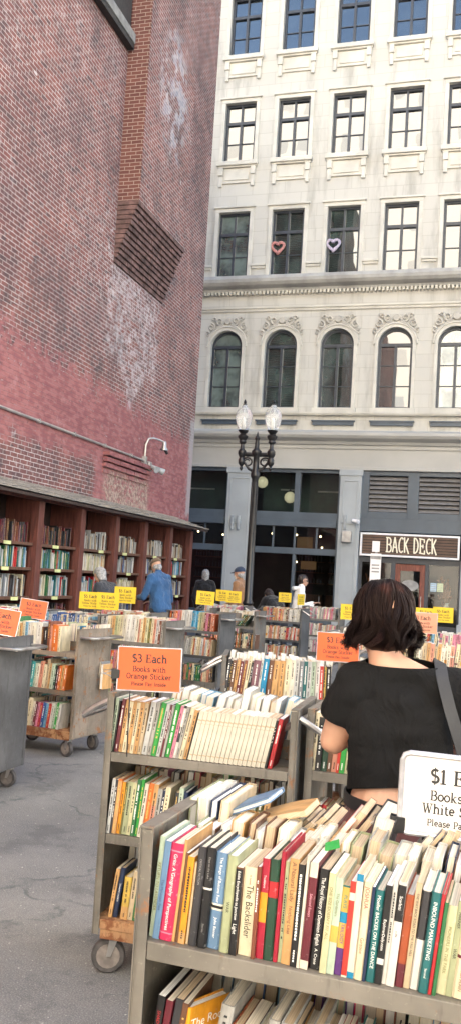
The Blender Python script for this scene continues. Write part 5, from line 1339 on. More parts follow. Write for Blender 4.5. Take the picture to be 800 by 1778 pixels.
    for z, sd in ((.55, 42), (.22, 43)): row(F_, rand_specs(28, list(BC), (16, 28), (180, 215), sd, 3), .02, .02, z, '', '', seed=sd, ind=False)
    # ---- G
    Gg = cart('grey cart with tall pale spines beside the aisle', -3.96, 8.70, -6, L=.79, steel='cart', tray=True)
    gt = [('grey', 26, 230), ('charcoal', 20, 235), ('silver', 22, 235), ('cream', 24, 245), ('beige', 22, 250), ('tan', 24, 248), ('sage', 22, 250), ('lemon', 30, 258), ('cream', 24, 255), ('ivory', 34, 266), ('white', 46, 268), ('white', 44, 270), ('ivory', 28, 262), ('salmon', 16, 235), ('cream', 24, 240), ('tan', 26, 255), ('lemon', 26, 252), ('olive', 24, 250), ('cream', 24, 252), ('salmon', 22, 246), ('silver', 26, 240), ('chestnut', 20, 235), ('grey', 26, 230)]
    row(Gg, [(a, w * 1.22, h, dict(lean=3)) for a, w, h in gt], .02, .012, .87, 'top shelf of the cart of pale spines', 'books on the top shelf of the pale-spined cart', seed=22)
    pal = ['red', 'scarlet', 'white', 'pink', 'rust', 'orange', 'cream', 'black', 'sage', 'salmon', 'ivory']
    row(Gg, rand_specs(26, pal, (16, 30), (195, 220), 44, 4), .02, .012, .55, 'middle shelf of the cart of pale spines', 'books on the middle shelf of the pale-spined cart', seed=23, ind=False)
    row(Gg, rand_specs(26, pal, (16, 30), (195, 220), 45, 4), .02, .012, .22, '', '', seed=24, ind=False)
    row(Gg, rand_specs(26, ['white', 'cream', 'salmon', 'pink'], (18, 34), (215, 255), 46, 3), .03, .452, .87, '', '', back=True, seed=25, ind=False)
    # ---- H
    Hh = cart('three-shelf grey cart full of orange and white spines in the middle', -4.16, 11.3, -8, L=.79, steel='cart_dark', base='cart', tray=True)
    hp = ['white', 'white', 'salmon', 'orange', 'grey', 'silver', 'cream', 'rust', 'pink', 'beige', 'chestnut']
    ht = [('rust', 24, 225), ('charcoal', 18, 215), ('salmon', 22, 235), ('orange', 22, 230), ('pink', 26, 240), ('salmon', 24, 240), ('white', 30, 245), ('silver', 34, 250), ('white', 26, 245), ('silver', 28, 240), ('cyan', 26, 245), ('sky-blue', 22, 240), ('cyan', 24, 250), ('lemon', 18, 235), ('sage', 22, 235), ('beige', 24, 235), ('chestnut', 22, 230), ('pink', 24, 230), ('maroon', 24, 225), ('salmon', 24, 225), ('rust', 26, 220)]
    row(Hh, [(a, w * 1.3, h, dict(lean=3)) for a, w, h in ht], .03, .012, .87, 'top shelf of the middle three-shelf cart', 'books on the top shelf of the middle cart', seed=26)
    row(Hh, rand_specs(22, hp, (22, 36), (205, 240), 47, 6), .03, .012, .55, 'middle shelf of the middle three-shelf cart', 'books on the middle shelf of the middle cart', seed=27)
    row(Hh, rand_specs(24, ['black', 'cream', 'brown', 'green', 'tan', 'charcoal', 'salmon', 'teal'], (18, 36), (190, 220), 48, 3), .03, .012, .22, '', '', seed=28, ind=False)
    # ---- farther carts
    far = [
     ('grey cart with a tilted empty top and dark books below', -4.10, 13.0, -6, .73, ['brown', 'tan', 'orange', 'cream', 'black', 'chestnut', 'olive'], 50, 'I'),
     ('far grey cart of pink and white spines by the man in white', -3.98, 15.6, -6, .76, ['white', 'ivory', 'salmon', 'red', 'cream', 'brown', 'white', 'tan', 'grey'], 53, 1),
     ('farthest grey cart at the end of the row before the pilaster', -3.66, 17.6, -4, .76, ['pink', 'white', 'white', 'maroon', 'salmon', 'grey', 'cream'], 56, 1),
     ('grey cart of pale books in the far row left of the lamp post', -4.85, 14.9, -4, .78, ['white', 'pink', 'ivory', 'salmon', 'silver'], 59, 1),
     ('cart of small pink and cream books behind the pale spines', -4.68, 10.15, -5, .78, ['salmon', 'cream', 'pink', 'white', 'tan', 'ivory', 'beige', 'red'], 62, 1),
     ('cart of blue and white books under two yellow signs', -4.80, 8.95, -5, .78, ['white', 'blue', 'navy', 'silver', 'steel-grey', 'cream', 'sky-blue'], 65, 1),
     ('cart of red and white books before the bookcase at left', -5.62, 8.98, -5, .78, ['white', 'red', 'magenta', 'pink', 'cream', 'lemon'], 68, 1),
     ('cart with the pale orange sign behind the woman', -.98, 7.7, 3, .92, ['cream', 'lemon', 'tan', 'ivory', 'salmon', 'beige'], 71, 1),
     ('cart under the yellow sign left of the woman\'s hair', -1.66, 10.15, 0, .78, ['white', 'grey', 'cream', 'salmon'], 74, 1),
     ('cart under the two yellow signs right of the woman\'s hair', -.82, 10.6, 0, .92, ['red', 'cream', 'navy', 'sky-blue', 'tan', 'silver', 'pink'], 77, 1),
    ]
    for lab, x, y, r_, L, pal, sd, mode in far:
        m = cart(lab, x, y, r_, L=L, steel='cart_dark' if sd % 2 else 'cart', base='cart', tray=sd % 2 == 0, detail=False)
        for j, z in enumerate((.87, .55, .22)):
            if mode == 'I' and j == 0:
                row(m, [(c, 22, 190, dict(lean=32, hard=True)) for c in ('forest-green', 'green', 'forest-green', 'charcoal', 'forest-green')], .42, .03, .87, '', '', seed=sd, ind=False); continue
            row(m, rand_specs(30 if L > .8 else 25, pal, (18, 34), (195, 235) if sd != 71 else (225, 300), sd + j, 4), .02, .012, z, '', '', seed=sd + j, ind=False)
        row(m, rand_specs(24, ['white', 'cream', 'ivory', 'salmon'], (18, 34), (200, 235), sd + 7, 3), .03, .45, .87, '', '', back=True, seed=sd + 9, ind=False)
        if mode == 'I':
            t = thing('display_board', 'slanted bare grey board leaning on top of a far cart', 'board', (x + .05, y + .05, .88), R(r_))
            s = MB(); s.box(0, .40, 0, .006, 0, .2); q = s.build('board', M['cart'], t); q.rotation_euler = (R(-28), 0, 0)
            s = MB(); s.box(0, .40, .10, .106, 0, .17); s.build('back_stand', M['cart'], t)
    # a folded dark umbrella-like cushion on the cart behind E
    # ---- bookcase shelves
    BY, SZ = bookcase()
    r = random.Random(77)
    pals = [['white', 'silver', 'grey', 'steel-grey', 'cream', 'blue', 'charcoal', 'brown'], ['cream', 'lemon', 'tan', 'beige', 'white', 'ivory'], ['sky-blue', 'white', 'teal', 'cream', 'green', 'silver', 'red'], ['brown', 'chestnut', 'maroon', 'charcoal', 'mauve', 'black']]
    for i in range(len(BY) - 1):
        for j, z in enumerate(SZ):
            y = BY[i] + .09; pal = pals[3] if j == 4 else r.choice(pals[:3]) if j > 1 else r.choice(pals)
            if j == 4 and i > 4: pal = ['brown', 'silver', 'beige', 'charcoal', 'grey', 'white']
            hmax = (SZ[j + 1] - z - .07) if j < 4 else .42
            while y < BY[i + 1] - .13:
                if r.random() < .025: y += r.uniform(.02, .1); continue
                w = r.uniform(.014, .036); h = min(hmax, r.uniform(.22, .33)); d = r.uniform(.14, .19)
                c, p = book_geo(w, h, d, r.random() < .5, [], 0, r.random() < .5, r)
                # spine faces +x: rotate +90 deg about z
                mm = Matrix.Translation((-6.74 - r.uniform(0, .03), y, z)) @ Matrix.Rotation(PI / 2, 4, 'Z') @ Matrix.Rotation(R(r.uniform(-3, 4)), 4, 'Y')
                cm = BM[r.choice(pal)]
                MASS.add(c.v, c.f, [mass_ix(cm) if q == 0 else mass_ix(M['ink_gold']) for q in c.mi], mm); MASS.add(p.v, p.f, mass_ix(M['paper']), mm)
                y += w + .002
    tag(MASS.build('books', MASS_MATS), 'rows of smaller books filling the bookcase and the farther carts', 'books', kind='stuff')
    label_books()

def signs():
    price_sign('white one-dollar sign in a rounded clear frame over the nearest cart', (-.056, 2.045, 1.070), 3, price='1', colour='White', mat='sign_white', w=.25, h=.165, rounded=True, roll=.8, clip=(-.135, .012), post=.16)
    price_sign('orange three-dollar sign clipped above the second-nearest cart', (-1.285, 3.34, 1.135), 13, mat='sign_orange', clip=(-.135, .06), roll=-1, post=.26)
    price_sign('orange sign partly hidden by the hair of the woman in black', (-.885, 5.36, 1.135), 10, mat='sign_orange', post=.26)
    price_sign('large orange sign leaning above the dark grey cart at left edge', (-3.34, 5.66, 1.10), 20, mat='sign_orange', roll=7, tilt=-12, sc=1.08, post=.12)
    price_sign('small orange sign behind the cart with the rusty base', (-4.05, 7.45, 1.11), 20, mat='sign_orange', roll=6, tilt=-6, post=.24)
    price_sign('pale faded orange sign right of the woman\'s head', (-.58, 7.72, 1.225), -4, mat='sign_orange_pale', post=.34)
    Y = dict(price='5', colour='Yellow', mat='sign_yellow', frame='sign_yellow', post=.3, w=.22, h=.165)
    price_sign('yellow sign below the grey-haired person, left of a second one', (-4.20, 9.0, 1.16), 14, sc=1.06, **Y)
    price_sign('yellow sign touching the right side of another below the grey-haired person', (-3.985, 8.98, 1.165), 14, sc=1.06, **Y)
    price_sign('blank-looking yellow sign raised behind two others by the blue jacket', (-4.20, 9.95, 1.21), 14, sc=1.12, **Y)
    price_sign('yellow sign left of the man in the tan jacket, nearest of three', (-3.72, 11.55, 1.20), 16, roll=2, sc=1.06, **Y)
    price_sign('yellow sign in the middle of three below the tan jacket', (-3.98, 13.25, 1.215), 14, **Y)
    price_sign('yellow sign directly below the tan jacket, right of two others', (-3.76, 13.05, 1.21), 14, **Y)
    price_sign('small yellow sign between the tan jacket and the white hoodie', (-3.58, 15.7, 1.20), 14, sc=.98, **Y)
    price_sign('edge-on yellow sign close to the man in the white hoodie', (-3.30, 15.75, 1.17), 74, sc=1.1, **Y)
    price_sign('yellow sign left of the hair of the woman in black', (-1.56, 10.2, 1.195), 8, **Y)
    price_sign('yellow sign just right of the hair of the woman in black', (-.76, 10.62, 1.20), 4, **Y)
    price_sign('rightmost yellow sign beyond the head of the woman in black', (-.57, 10.66, 1.22), 4, **Y)
# ------------------------------------------------------------------ figures
def V3(*p): return Vector(p)
def head_caps(c, face, up, s=1.0):
    """skull, jaw, nose, ears round head centre c; face = unit vector forward"""
    c, f, u = Vector(c), Vector(face).normalized(), Vector(up).normalized(); r = f.cross(u)
    P = lambda a, b, d: tuple(c + (f * a + u * b + r * d) * s)
    caps = [(P(-.02, .03, 0), .084 * s, P(.015, .025, 0), .082 * s), (P(.015, .02, 0), .078 * s, P(.035, -.045, 0), .058 * s), (P(.03, -.055, 0), .05 * s, P(.055, -.085, 0), .03 * s),
            (P(.088, .005, 0), .012 * s, P(.107, -.028, 0), .013 * s), (P(.075, -.02, -.03), .02 * s, P(.06, -.02, -.045), .02 * s), (P(.075, -.02, .03), .02 * s, P(.06, -.02, .045), .02 * s),
            (P(.085, -.062, -.014), .009 * s, P(.085, -.062, .014), .009 * s)]
    for q in (-1, 1): caps += [(P(-.005, .012, q * .083), .014 * s, P(-.002, -.025, q * .08), .010 * s)]
    return caps, P

def face_parts(root, P, s, mouth=True, glasses=False):
    for q in (-1, 1):
        m = MB(); c = P(.078, .012, q * .031); m.lathe([(.001, -.009), (.007, -.006), (.009, 0), (.007, .006), (.001, .009)], c, 8)
        m.build('eye', M['eye_dark'], root, smooth='all')
        m = MB(); m.tube([P(.083, .032, q * .016), P(.086, .037, q * .03), P(.074, .033, q * .048)], .0045 * s, 5); m.build('eyebrow', M['hair_dark'], root)
    if mouth:
        m = MB(); m.tube([P(.082, -.062, -.024), P(.094, -.060, 0), P(.082, -.062, .024)], [.003, .0055, .003], 5); m.build('mouth', M['lip'], root)
    if glasses:
        m = MB()
        for q in (-1, 1): m.tube([P(.096, .012, q * .012), P(.094, .010, q * .05)], [.021, .018], 8); m.tube([P(.09, .014, q * .05), P(.0, .018, q * .088)], .004, 4)
        m.build('sunglasses', M['black_metal'], root)

def person(label, loc, rz, H=1.75, lean=0, hands=((-.18, .3, 1.05), (.18, .3, 1.05)), elbows=((-.26, .02, 1.12), (.26, .02, 1.12)), face=(0, 1, 0), hup=(0, 0, 1), drop=0, top=None, trousers=None, skin='skin', girth=1.0, glasses=False, mouth=True, neck_fwd=.02, seed=1, hipz=.93):
    s = H / 1.75; r = thing('person', label, 'person', loc, R(rz))
    S = lambda p: tuple(c * s for c in p)
    L = R(lean); d = V3(0, math.sin(L), math.cos(L)); b = V3(0, math.cos(L), -math.sin(L))
    hip = V3(0, 0, hipz - drop); mid = hip + d * .22; ch = hip + d * .40; sh = hip + d * .50; nk = hip + d * .57 + b * neck_fwd; hd = nk + (d * .4 + Vector(hup) * .6).normalized() * .15 + b * .02
    g = girth
    legs = []; shoes = []
    for q in (-1, 1):
        k = V3(q * .10, .03 + drop * .5, .50 - drop * .4); a = V3(q * .10, -.02, .09)
        legs += [(S(hip + V3(q * .085, 0, -.02)), .092 * s * g, S(k), .062 * s), (S(k), .062 * s, S(a), .042 * s)]
        shoes += [(S(a + V3(0, -.03, -.04)), .045 * s, S(a + V3(q * .015, .17, -.05)), .038 * s)]
    tor = [(S(hip + V3(-.07, 0, 0)), .105 * s * g, S(hip + V3(.07, 0, 0)), .105 * s * g), (S(hip + V3(-.06, 0, 0)), .10 * s * g, S(mid + V3(-.055, 0, 0)), .098 * s * g), (S(hip + V3(.06, 0, 0)), .10 * s * g, S(mid + V3(.055, 0, 0)), .098 * s * g),
           (S(mid + V3(-.055, 0, 0)), .098 * s * g, S(ch + V3(-.085, 0, 0)), .10 * s), (S(mid + V3(.055, 0, 0)), .098 * s * g, S(ch + V3(.085, 0, 0)), .10 * s), (S(ch + V3(-.08, 0, 0)), .10 * s, S(ch + V3(.08, 0, 0)), .10 * s),
           (S(sh + V3(-.165, 0, 0)), .062 * s, S(sh + V3(.165, 0, 0)), .062 * s), (S(sh + V3(-.1, 0, .0)), .068 * s, S(nk), .05 * s), (S(sh + V3(.1, 0, .0)), .068 * s, S(nk), .05 * s), (S(ch), .1 * s, S(nk), .055 * s)]
    arms = []; hnd = []
    for i, q in enumerate((-1, 1)):
        e = V3(*elbows[i]); w = V3(*hands[i]); so = sh + V3(q * .175, 0, -.01)
        arms += [(S(so), .056 * s, S(e), .043 * s), (S(e), .043 * s, S(w), .031 * s)]
        hnd += hand_caps(S(w), tuple(w - e), (0, -.2, 1), s, q)
    hc, P = head_caps(S(hd), face, hup, s)
    neck = [(S(nk - d * .05), .056 * s, S(hd - V3(0, 0, .03)), .052 * s)]
    organic('body', legs + tor + arms + hnd + hc + neck, M[skin], r, voxel=.0125, smooth=2)
    face_parts(r, P, s, mouth, glasses)
    def fat(cs, e): return [(a, x + e, c, y + e) for a, x, c, y in cs]
    arms_cl = []
    for i in (0, 2):
        a = arms[i]; f = arms[i + 1]; arms_cl += [a, (f[0], f[1], lerp(f[0], f[2], .9), f[3] + .006)]
    organic('trousers', fat(legs, .016) + fat(tor[:1], .014), trousers, r, voxel=.02, smooth=3, cuts=[((0, 0, .075 * s), (0, 0, -1))], wrinkle=.006, seed=seed)
    organic('jacket', fat(tor, .020) + fat(arms_cl, .017), top, r, voxel=.0165, smooth=2, wrinkle=.011, seed=seed + 3)
    organic('collar', [(S(nk - d * .03 + b * -.01), .072 * s, S(nk + d * .03 + b * .0), .066 * s)], top, r, voxel=.012, smooth=2)
    for sh_ in shoes: organic('shoe', fat([sh_], .012), M['shoe'], r, voxel=.012, smooth=3, cuts=[((0, 0, .004), (0, 0, -1))])
    return r, S, P, hd, d, b, s

def cap_hat(r, P, s, mat):
    m = MB(); rings = []
    for i in range(7):
        t = i / 6; rad = .109 * math.cos(t * PI / 2 * .96); h = .022 + .108 * math.sin(t * PI / 2); rings.append([P(-.005 + rad * 1.05 * math.cos(2 * PI * k / 20), h, rad * .93 * math.sin(2 * PI * k / 20)) for k in range(20)])
    o = 0
    for rg in rings: m.v += rg
    for i in range(6):
        for k in range(20): m.f.append((i * 20 + k, i * 20 + (k + 1) % 20, i * 20 + 20 + (k + 1) % 20, i * 20 + 20 + k)); m.mi.append(0)
    m.f.append(tuple(120 + k for k in range(20))); m.mi.append(0)
    h = m.build('cap', mat, r, smooth='all')
    b = MB(); pts0 = [P(.095 * math.cos(R(a)), .03, .092 * math.sin(R(a))) for a in range(-60, 61, 15)]; pts1 = [P(.06 + .125 * math.cos(R(a)), .012, .085 * math.sin(R(a))) for a in range(-60, 61, 15)]
    n = len(pts0); up = Vector((0, 0, .006))
    b.v = pts0 + pts1 + [tuple(Vector(p) + up) for p in pts0 + pts1]
    for k in range(n - 1): b.f += [(k, k + 1, n + k + 1, n + k), (2 * n + k, 3 * n + k, 3 * n + k + 1, 2 * n + k + 1), (n + k, n + k + 1, 3 * n + k + 1, 3 * n + k)]; b.mi += [0] * 3
    b.build('cap_brim', mat, h, smooth=True)

def short_hair(r, P, s, mat, full=True, seed=1, length=.0):
    caps = [(P(-.045, .0, 0), .078 * s, P(-.045, -.05 - length, 0), .06 * s)] if full else [(P(-.042, -.03, 0), .062 * s, P(-.045, -.055 - length, 0), .055 * s)]
    if full: caps.append((P(-.03, .045, 0), .088 * s, P(.0, .055, 0), .085 * s))
    if full: caps += [(P(.0, .07, -.02), .062 * s, P(.04, .065, .02), .05 * s)]
    for q in (-1, 1): caps.append((P(-.03, .02 if full else -.02, q * .05), (.05 if full else .036) * s, P(-.03, -.04 - length, q * .052), .036 * s))
    organic('hair', caps, mat, r, voxel=.011, smooth=2, wrinkle=.012, wscale=(30, 30, 12), seed=seed)

def people():
    M['eye_dark'] = pbr('eye_dark', (.03, .02, .02), .2)
    M['lip'] = pbr('lips', (.36, .13, .11), .5)
    M['hair_dark'] = pbr('dark_brown_hair', (.02, .012, .01), .45)
    M['hair_grey'] = pbr('grey_hair', (.27, .265, .26), .6, var=.35, scale=40, bump=.5, bscale=120)
    M['beard'] = pbr('white_beard', (.62, .60, .57), .7, var=.2, scale=40, bump=.4, bscale=120)
    M['shoe'] = pbr('dark_shoe', (.03, .028, .026), .5)
    M['denim'] = fabric('blue_denim', (.030, .085, .19), .85, .2, .7)
    M['dark_coat'] = fabric('dark_navy_coat', (.025, .028, .036), .6, .2, .7)
    M['camel'] = fabric('camel_jacket', (.24, .125, .062), .85, .3, .5)
    M['hoodie'] = fabric('white_hoodie', (.78, .78, .78), .9, .3, .6)
    M['black_cloth'] = fabric('black_cloth', (.014, .014, .016), .85, .2, .6)
    M['trouser_dark'] = fabric('dark_trousers', (.03, .032, .04), .85, .2, .5)
    M['trouser_tan'] = fabric('khaki_trousers', (.25, .20, .14), .85, .2, .5)
    M['cap_olive'] = fabric('brown_cap', (.11, .075, .045), .85, .2, .3)
    M['cap_navy'] = fabric('navy_cap', (.03, .045, .08), .8, .2, .3)
    M['tee_black'] = fabric('black_tee', (.0065, .0065, .007), .95, .0, 1.0, 9)
    M['pants_mauve'] = fabric('mauve_brown_trousers', (.085, .035, .035), .9, .3, .6)
    M['leather'] = pbr('black_leather', (.012, .012, .013), .42, bump=.2, bscale=120)
    # shoppers at the bookcase and beyond
    r, S, P, hd, d, b, s = person('grey-haired person in a dark coat stooping towards the bookcase', (-5.55, 12.75, 0), 75, 1.66, lean=24, hands=((-.16, .52, .96), (.16, .52, .98)), elbows=((-.25, .27, 1.0), (.25, .27, 1.0)), face=(0, .75, -.55), hup=(0, .45, .9), top=M['dark_coat'], trousers=M['trouser_dark'], girth=1.1, seed=4)
    short_hair(r, P, s, M['hair_grey'], seed=3, length=.03)
    r, S, P, hd, d, b, s = person('man in a blue denim jacket and brown cap facing the bookcase', (-5.55, 14.75, 0), 62, 1.83, lean=9, hands=((-.12, .42, 1.08), (.14, .40, 1.02)), elbows=((-.28, .12, 1.10), (.29, .10, 1.06)), face=(.1, .85, -.5), hup=(0, .42, .9), top=M['denim'], trousers=M['trouser_dark'], girth=1.16, seed=9)
    short_hair(r, P, s, M['hair_grey'], full=False, seed=8); cap_hat(r, P, s, M['cap_olive'])
    r, S, P, hd, d, b, s = person('bearded man in a tan jacket and navy cap seen from the side', (-4.62, 16.6, 0), 78, 1.77, lean=4, hands=((-.14, .30, 1.0), (.14, .32, .98)), elbows=((-.25, .03, 1.08), (.25, .03, 1.08)), face=(0, 1, -.12), top=M['camel'], trousers=M['trouser_tan'], girth=1.2, mouth=False, seed=14)
    short_hair(r, P, s, M['hair_grey'], full=False, seed=8); cap_hat(r, P, s, M['cap_navy'])
    organic('beard', [(P(.055, -.07, 0), .04, P(.06, -.11, 0), .026), (P(.06, -.055, -.04), .022, P(.055, -.09, 0), .03), (P(.06, -.055, .04), .022, P(.055, -.09, 0), .03), (P(.092, -.048, -.015), .012, P(.092, -.048, .015), .012)], M['beard'], r, voxel=.009, smooth=2, wrinkle=.006, wscale=(40, 40, 20))
    r, S, P, hd, d, b, s = person('man in a white hoodie and sunglasses looking at his phone', (-4.05, 19.0, 0), -72, 1.70, lean=5, hands=((-.03, .36, 1.16), (.10, .32, 1.08)), elbows=((-.22, .06, 1.06), (.24, .06, 1.04)), face=(.12, 1, -.2), top=M['hoodie'], trousers=M['trouser_dark'], skin='skin_tan', girth=1.12, glasses=True, seed=21)
    short_hair(r, P, s, M['hair_dark'], seed=5)
    organic('hood', [((-.1, -.09, 1.42), .05, (.1, -.09, 1.42), .05), ((-.1, -.09, 1.42), .05, (-.06, .02, 1.44), .04), ((.1, -.09, 1.42), .05, (.06, .02, 1.44), .04)], M['hoodie'], r, voxel=.012, smooth=3, wrinkle=.01)
    t = thing('phone', 'small dark phone in the hand of the man in the white hoodie', 'phone', (-4.05, 19.0, 0), R(-72))
    m = MB(); m.box(-.04, .035, .445, .455, 1.14, 1.28); m.build('phone_body', M['black_metal'], t, bevel=.004)
    m = MB(); m.box(-.035, .03, .4435, .4445, 1.15, 1.27); m.build('phone_screen', M['ink_grey'], t)
    r, S, P, hd, d, b, s = person('dark-dressed person in the shade past the end of the bookcase', (-6.75, 20.9, 0), 20, 1.70, lean=3, hands=((-.2, .12, .82), (.22, .1, .84)), elbows=((-.27, -.02, 1.08), (.28, -.02, 1.08)), top=M['black_cloth'], trousers=M['trouser_dark'], seed=31)
    short_hair(r, P, s, M['hair_grey'], seed=9, length=.06)
    r, S, P, hd, d, b, s = person('person in black bending low over a cart beside the white hoodie', (-4.02, 17.35, 0), 40, 1.66, lean=52, hands=((-.16, .62, .86), (.16, .62, .86)), elbows=((-.26, .5, .98), (.26, .5, .98)), face=(0, .5, -.8), hup=(0, .8, .5), top=M['black_cloth'], trousers=M['trouser_dark'], seed=37)
    short_hair(r, P, s, M['hair_dark'], seed=12, length=.05)
    woman()

def woman():
    ox, oy = -.245, 2.66
    r = thing('person', 'woman with wavy dark bob in a black cropped tee browsing with her back turned', 'person', (ox, oy, 0), R(4))
    neck0, hc = V3(-.045, .0, 1.37), V3(-.066, .03, 1.488)
    legs = []
    for q in (-1, 1): legs += [((q * .082, 0, .86), .098, (q * .085, .02, .46), .062), ((q * .085, .02, .46), .062, (q * .085, -.02, .085), .04), ((q * .085, -.05, .045), .04, (q * .095, .13, .035), .033)]
    tor = [((-.075, 0, .87), .105, (.075, 0, .87), .105), ((-.06, -.005, .90), .10, (-.045, .005, 1.04), .078), ((.06, -.005, .90), .10, (.045, .005, 1.04), .078), ((-.045, .005, 1.04), .078, (-.07, 0, 1.22), .085), ((.045, .005, 1.04), .078, (.07, 0, 1.22), .085),
           ((-.07, 0, 1.22), .085, (.07, 0, 1.22), .085), ((-.132, -.005, 1.312), .05, (.145, -.005, 1.312), .05), ((-.09, -.005, 1.318), .052, (-.03, 0, 1.375), .044), ((.09, -.005, 1.318), .052, (-.03, 0, 1.375), .044), ((0, .0, 1.24), .085, (-.03, 0, 1.36), .055)]
    sl, el, wl = (-.142, -.005, 1.302), (-.196, .045, 1.135), (-.06, .22, 1.20)
    sr, er, wr = (.155, -.005, 1.302), (.215, .03, 1.08), (.10, .24, 1.14)
    arms = [(sl, .05, el, .0415), (el, .0415, wl, .028), (sr, .05, er, .0415), (er, .0415, wr, .028)]
    hn = hand_caps(wl, V3(*wl) - V3(*el), (0, -.3, 1), .95, -1, .7) + hand_caps(wr, V3(*wr) - V3(*er), (0, -.3, 1), .95, 1, .7)
    face = (-.25, 1, -.28); up = V3(-.03, .22, 1).normalized()
    cp, P = head_caps(hc, face, up, .93)
    organic('body', legs + [(a, x - (.008 if a[2] > 1.1 and b[2] > 1.1 else 0), b, y - (.008 if b[2] > 1.1 else 0)) for a, x, b, y in tor] + arms + hn + cp + [(tuple(neck0 - V3(0, 0, .05)), .052, tuple(hc - V3(0, .01, .04)), .049)], M['skin'], r, voxel=.0085, smooth=4)
    face_parts(r, P, 1)
    def fat(cs, e): return [(a, x + e, c, y + e) for a, x, c, y in cs]
    slv = [(sl, .05 + .016, lerp(sl, el, .46), .058 + .008), (sr, .066, lerp(sr, er, .46), .066)]
    slv = [((-.128, -.005, 1.306), .066, (-.176, .012, 1.232), .062), ((.14, -.005, 1.306), .068, (.198, .012, 1.222), .064)]
    tee = [((-.055, .0, 1.00), .088, (-.066, 0, 1.20), .098), ((.055, .0, 1.00), .088, (.066, 0, 1.20), .098), ((-.06, 0, 1.2), .1, (.06, 0, 1.2), .1), ((0, 0, 1.0), .088, (0, 0, 1.25), .097)] + fat(tor[6:9], .0135) + [((0, -.0, 1.26), .092, (-.02, 0, 1.33), .07)] + slv
    def drape(co):
        # cloth pulled to a soft fold between the shoulder blades
        k = math.exp(-((co.x + .01) / .05) ** 2 - ((co.z - 1.31) / .05) ** 2)
        if co.y < 0: co.y -= .010 * k * math.sin((co.z - 1.26) * 70)
        return co
    n_left = (V3(*el) - V3(*sl)).normalized(); n_right = (V3(*er) - V3(*sr)).normalized()
    shirt = organic('tee_shirt', tee, M['tee_black'], r, voxel=.0085, smooth=5, wrinkle=.0075, wscale=(6, 6, 15), seed=4, flat=drape)
    bm = bmesh.new(); bm.from_mesh(shirt.data)
    nk, nn = V3(-.03, -.05, 1.372), V3(0, -.22, 1).normalized()
    hem, hn_ = V3(0, -.09, 1.046), V3(.12, -.24, -1).normalized()
    for co_, no_ in ((nk, nn), (hem, hn_)): bmesh.ops.bisect_plane(bm, geom=bm.verts[:] + bm.edges[:] + bm.faces[:], plane_co=co_, plane_no=no_, clear_outer=True)
    for sd_, p_, n_ in ((-1, V3(*sl) + n_left * .105, n_left), (1, V3(*sr) + n_right * .115, n_right)):
        sel = [f for f in bm.faces if f.calc_center_median().x * sd_ > .143]
        vv = {v for f in sel for v in f.verts}; ee = {e for f in sel for e in f.edges}
        bmesh.ops.bisect_plane(bm, geom=list(vv) + list(ee) + sel, plane_co=p_, plane_no=n_)
        bmesh.ops.delete(bm, geom=[f for f in bm.faces if f.calc_center_median().x * sd_ > .143 and (f.calc_center_median() - p_).dot(n_) > 1e-5], context='FACES')
    bm.to_mesh(shirt.data); bm.free()
    so = shirt.modifiers.new('thick', 'SOLIDIFY'); so.thickness = .003; so.offset = 1
    organic('trousers', fat(legs[0:2] + legs[3:5], .018) + fat(tor[:1], .014) + [((-.055, -.003, .93), .098, (.055, -.003, .93), .098), ((-.05, -.003, .97), .095, (.05, -.003, .97), .095)], M['pants_mauve'], r, voxel=.012, smooth=3, cuts=[((0, 0, .995), (0.03, -.1, 1)), ((0, 0, .07), (0, 0, -1))], wrinkle=.004, seed=2)
    m = MB(); ring = []
    for (zz, e) in ((.972, .0), (.972, .005), (1.006, .005), (1.006, .0)):
        for k in range(40):
            a = 2 * PI * k / 40; x = (.150 + e) * math.cos(a); y = (.104 + e) * math.sin(a); m.v.append((x, y - .003, zz - .03 * x + .10 * y * .9))
    for j in range(4):
        for k in range(40): m.f.append((j * 40 + k, j * 40 + (k + 1) % 40, ((j + 1) % 4) * 40 + (k + 1) % 40, ((j + 1) % 4) * 40 + k)); m.mi.append(0)
    m.build('belt', M['leather'], r, smooth=True)
    for q in (0, 3): organic('shoe', fat([legs[2 + q]], .012), M['shoe'], r, voxel=.011, smooth=3, cuts=[((0, 0, .004), (0, 0, -1))])
    # hair: a cap over the skull and many wavy strands that flick out at the ends
    g = G('wavy_brown_hair')
    sx = g.noise(3, 3, .6, vec=g.mapping((9, 9, 1.2)))
    hl = g.step(g.noise(1, 2, .5, vec=g.mapping((14, 14, 5))), .54, .74)
    c = g.mix(hl, g.mix(sx, (.003, .0026, .003), (.008, .005, .005)), (.042, .016, .012))
    g.set(c, .45, 0, Specular_IOR_Level=.2, Specular_Tint=(.75, .5, .42, 1))
    hm = g.m
    base = organic('hair', [(P(-.025, .015, 0), .078, P(.005, .02, 0), .077), (P(-.025, .0, 0), .076, P(-.03, -.03, 0), .070), (P(-.02, .0, -.05), .048, P(-.03, -.05, -.055), .034), (P(-.02, .0, .05), .048, P(-.03, -.05, .055), .034), (P(.0, .045, -.02), .058, P(.045, .045, .02), .046)], hm, r, voxel=.010, smooth=3, wrinkle=.006, wscale=(20, 20, 8))
    f_, u_ = V3(*face).normalized(), up; rr = f_.cross(u_)
    st = MB(); hr = random.Random(12)
    crown = V3(-.01, .135, .0)
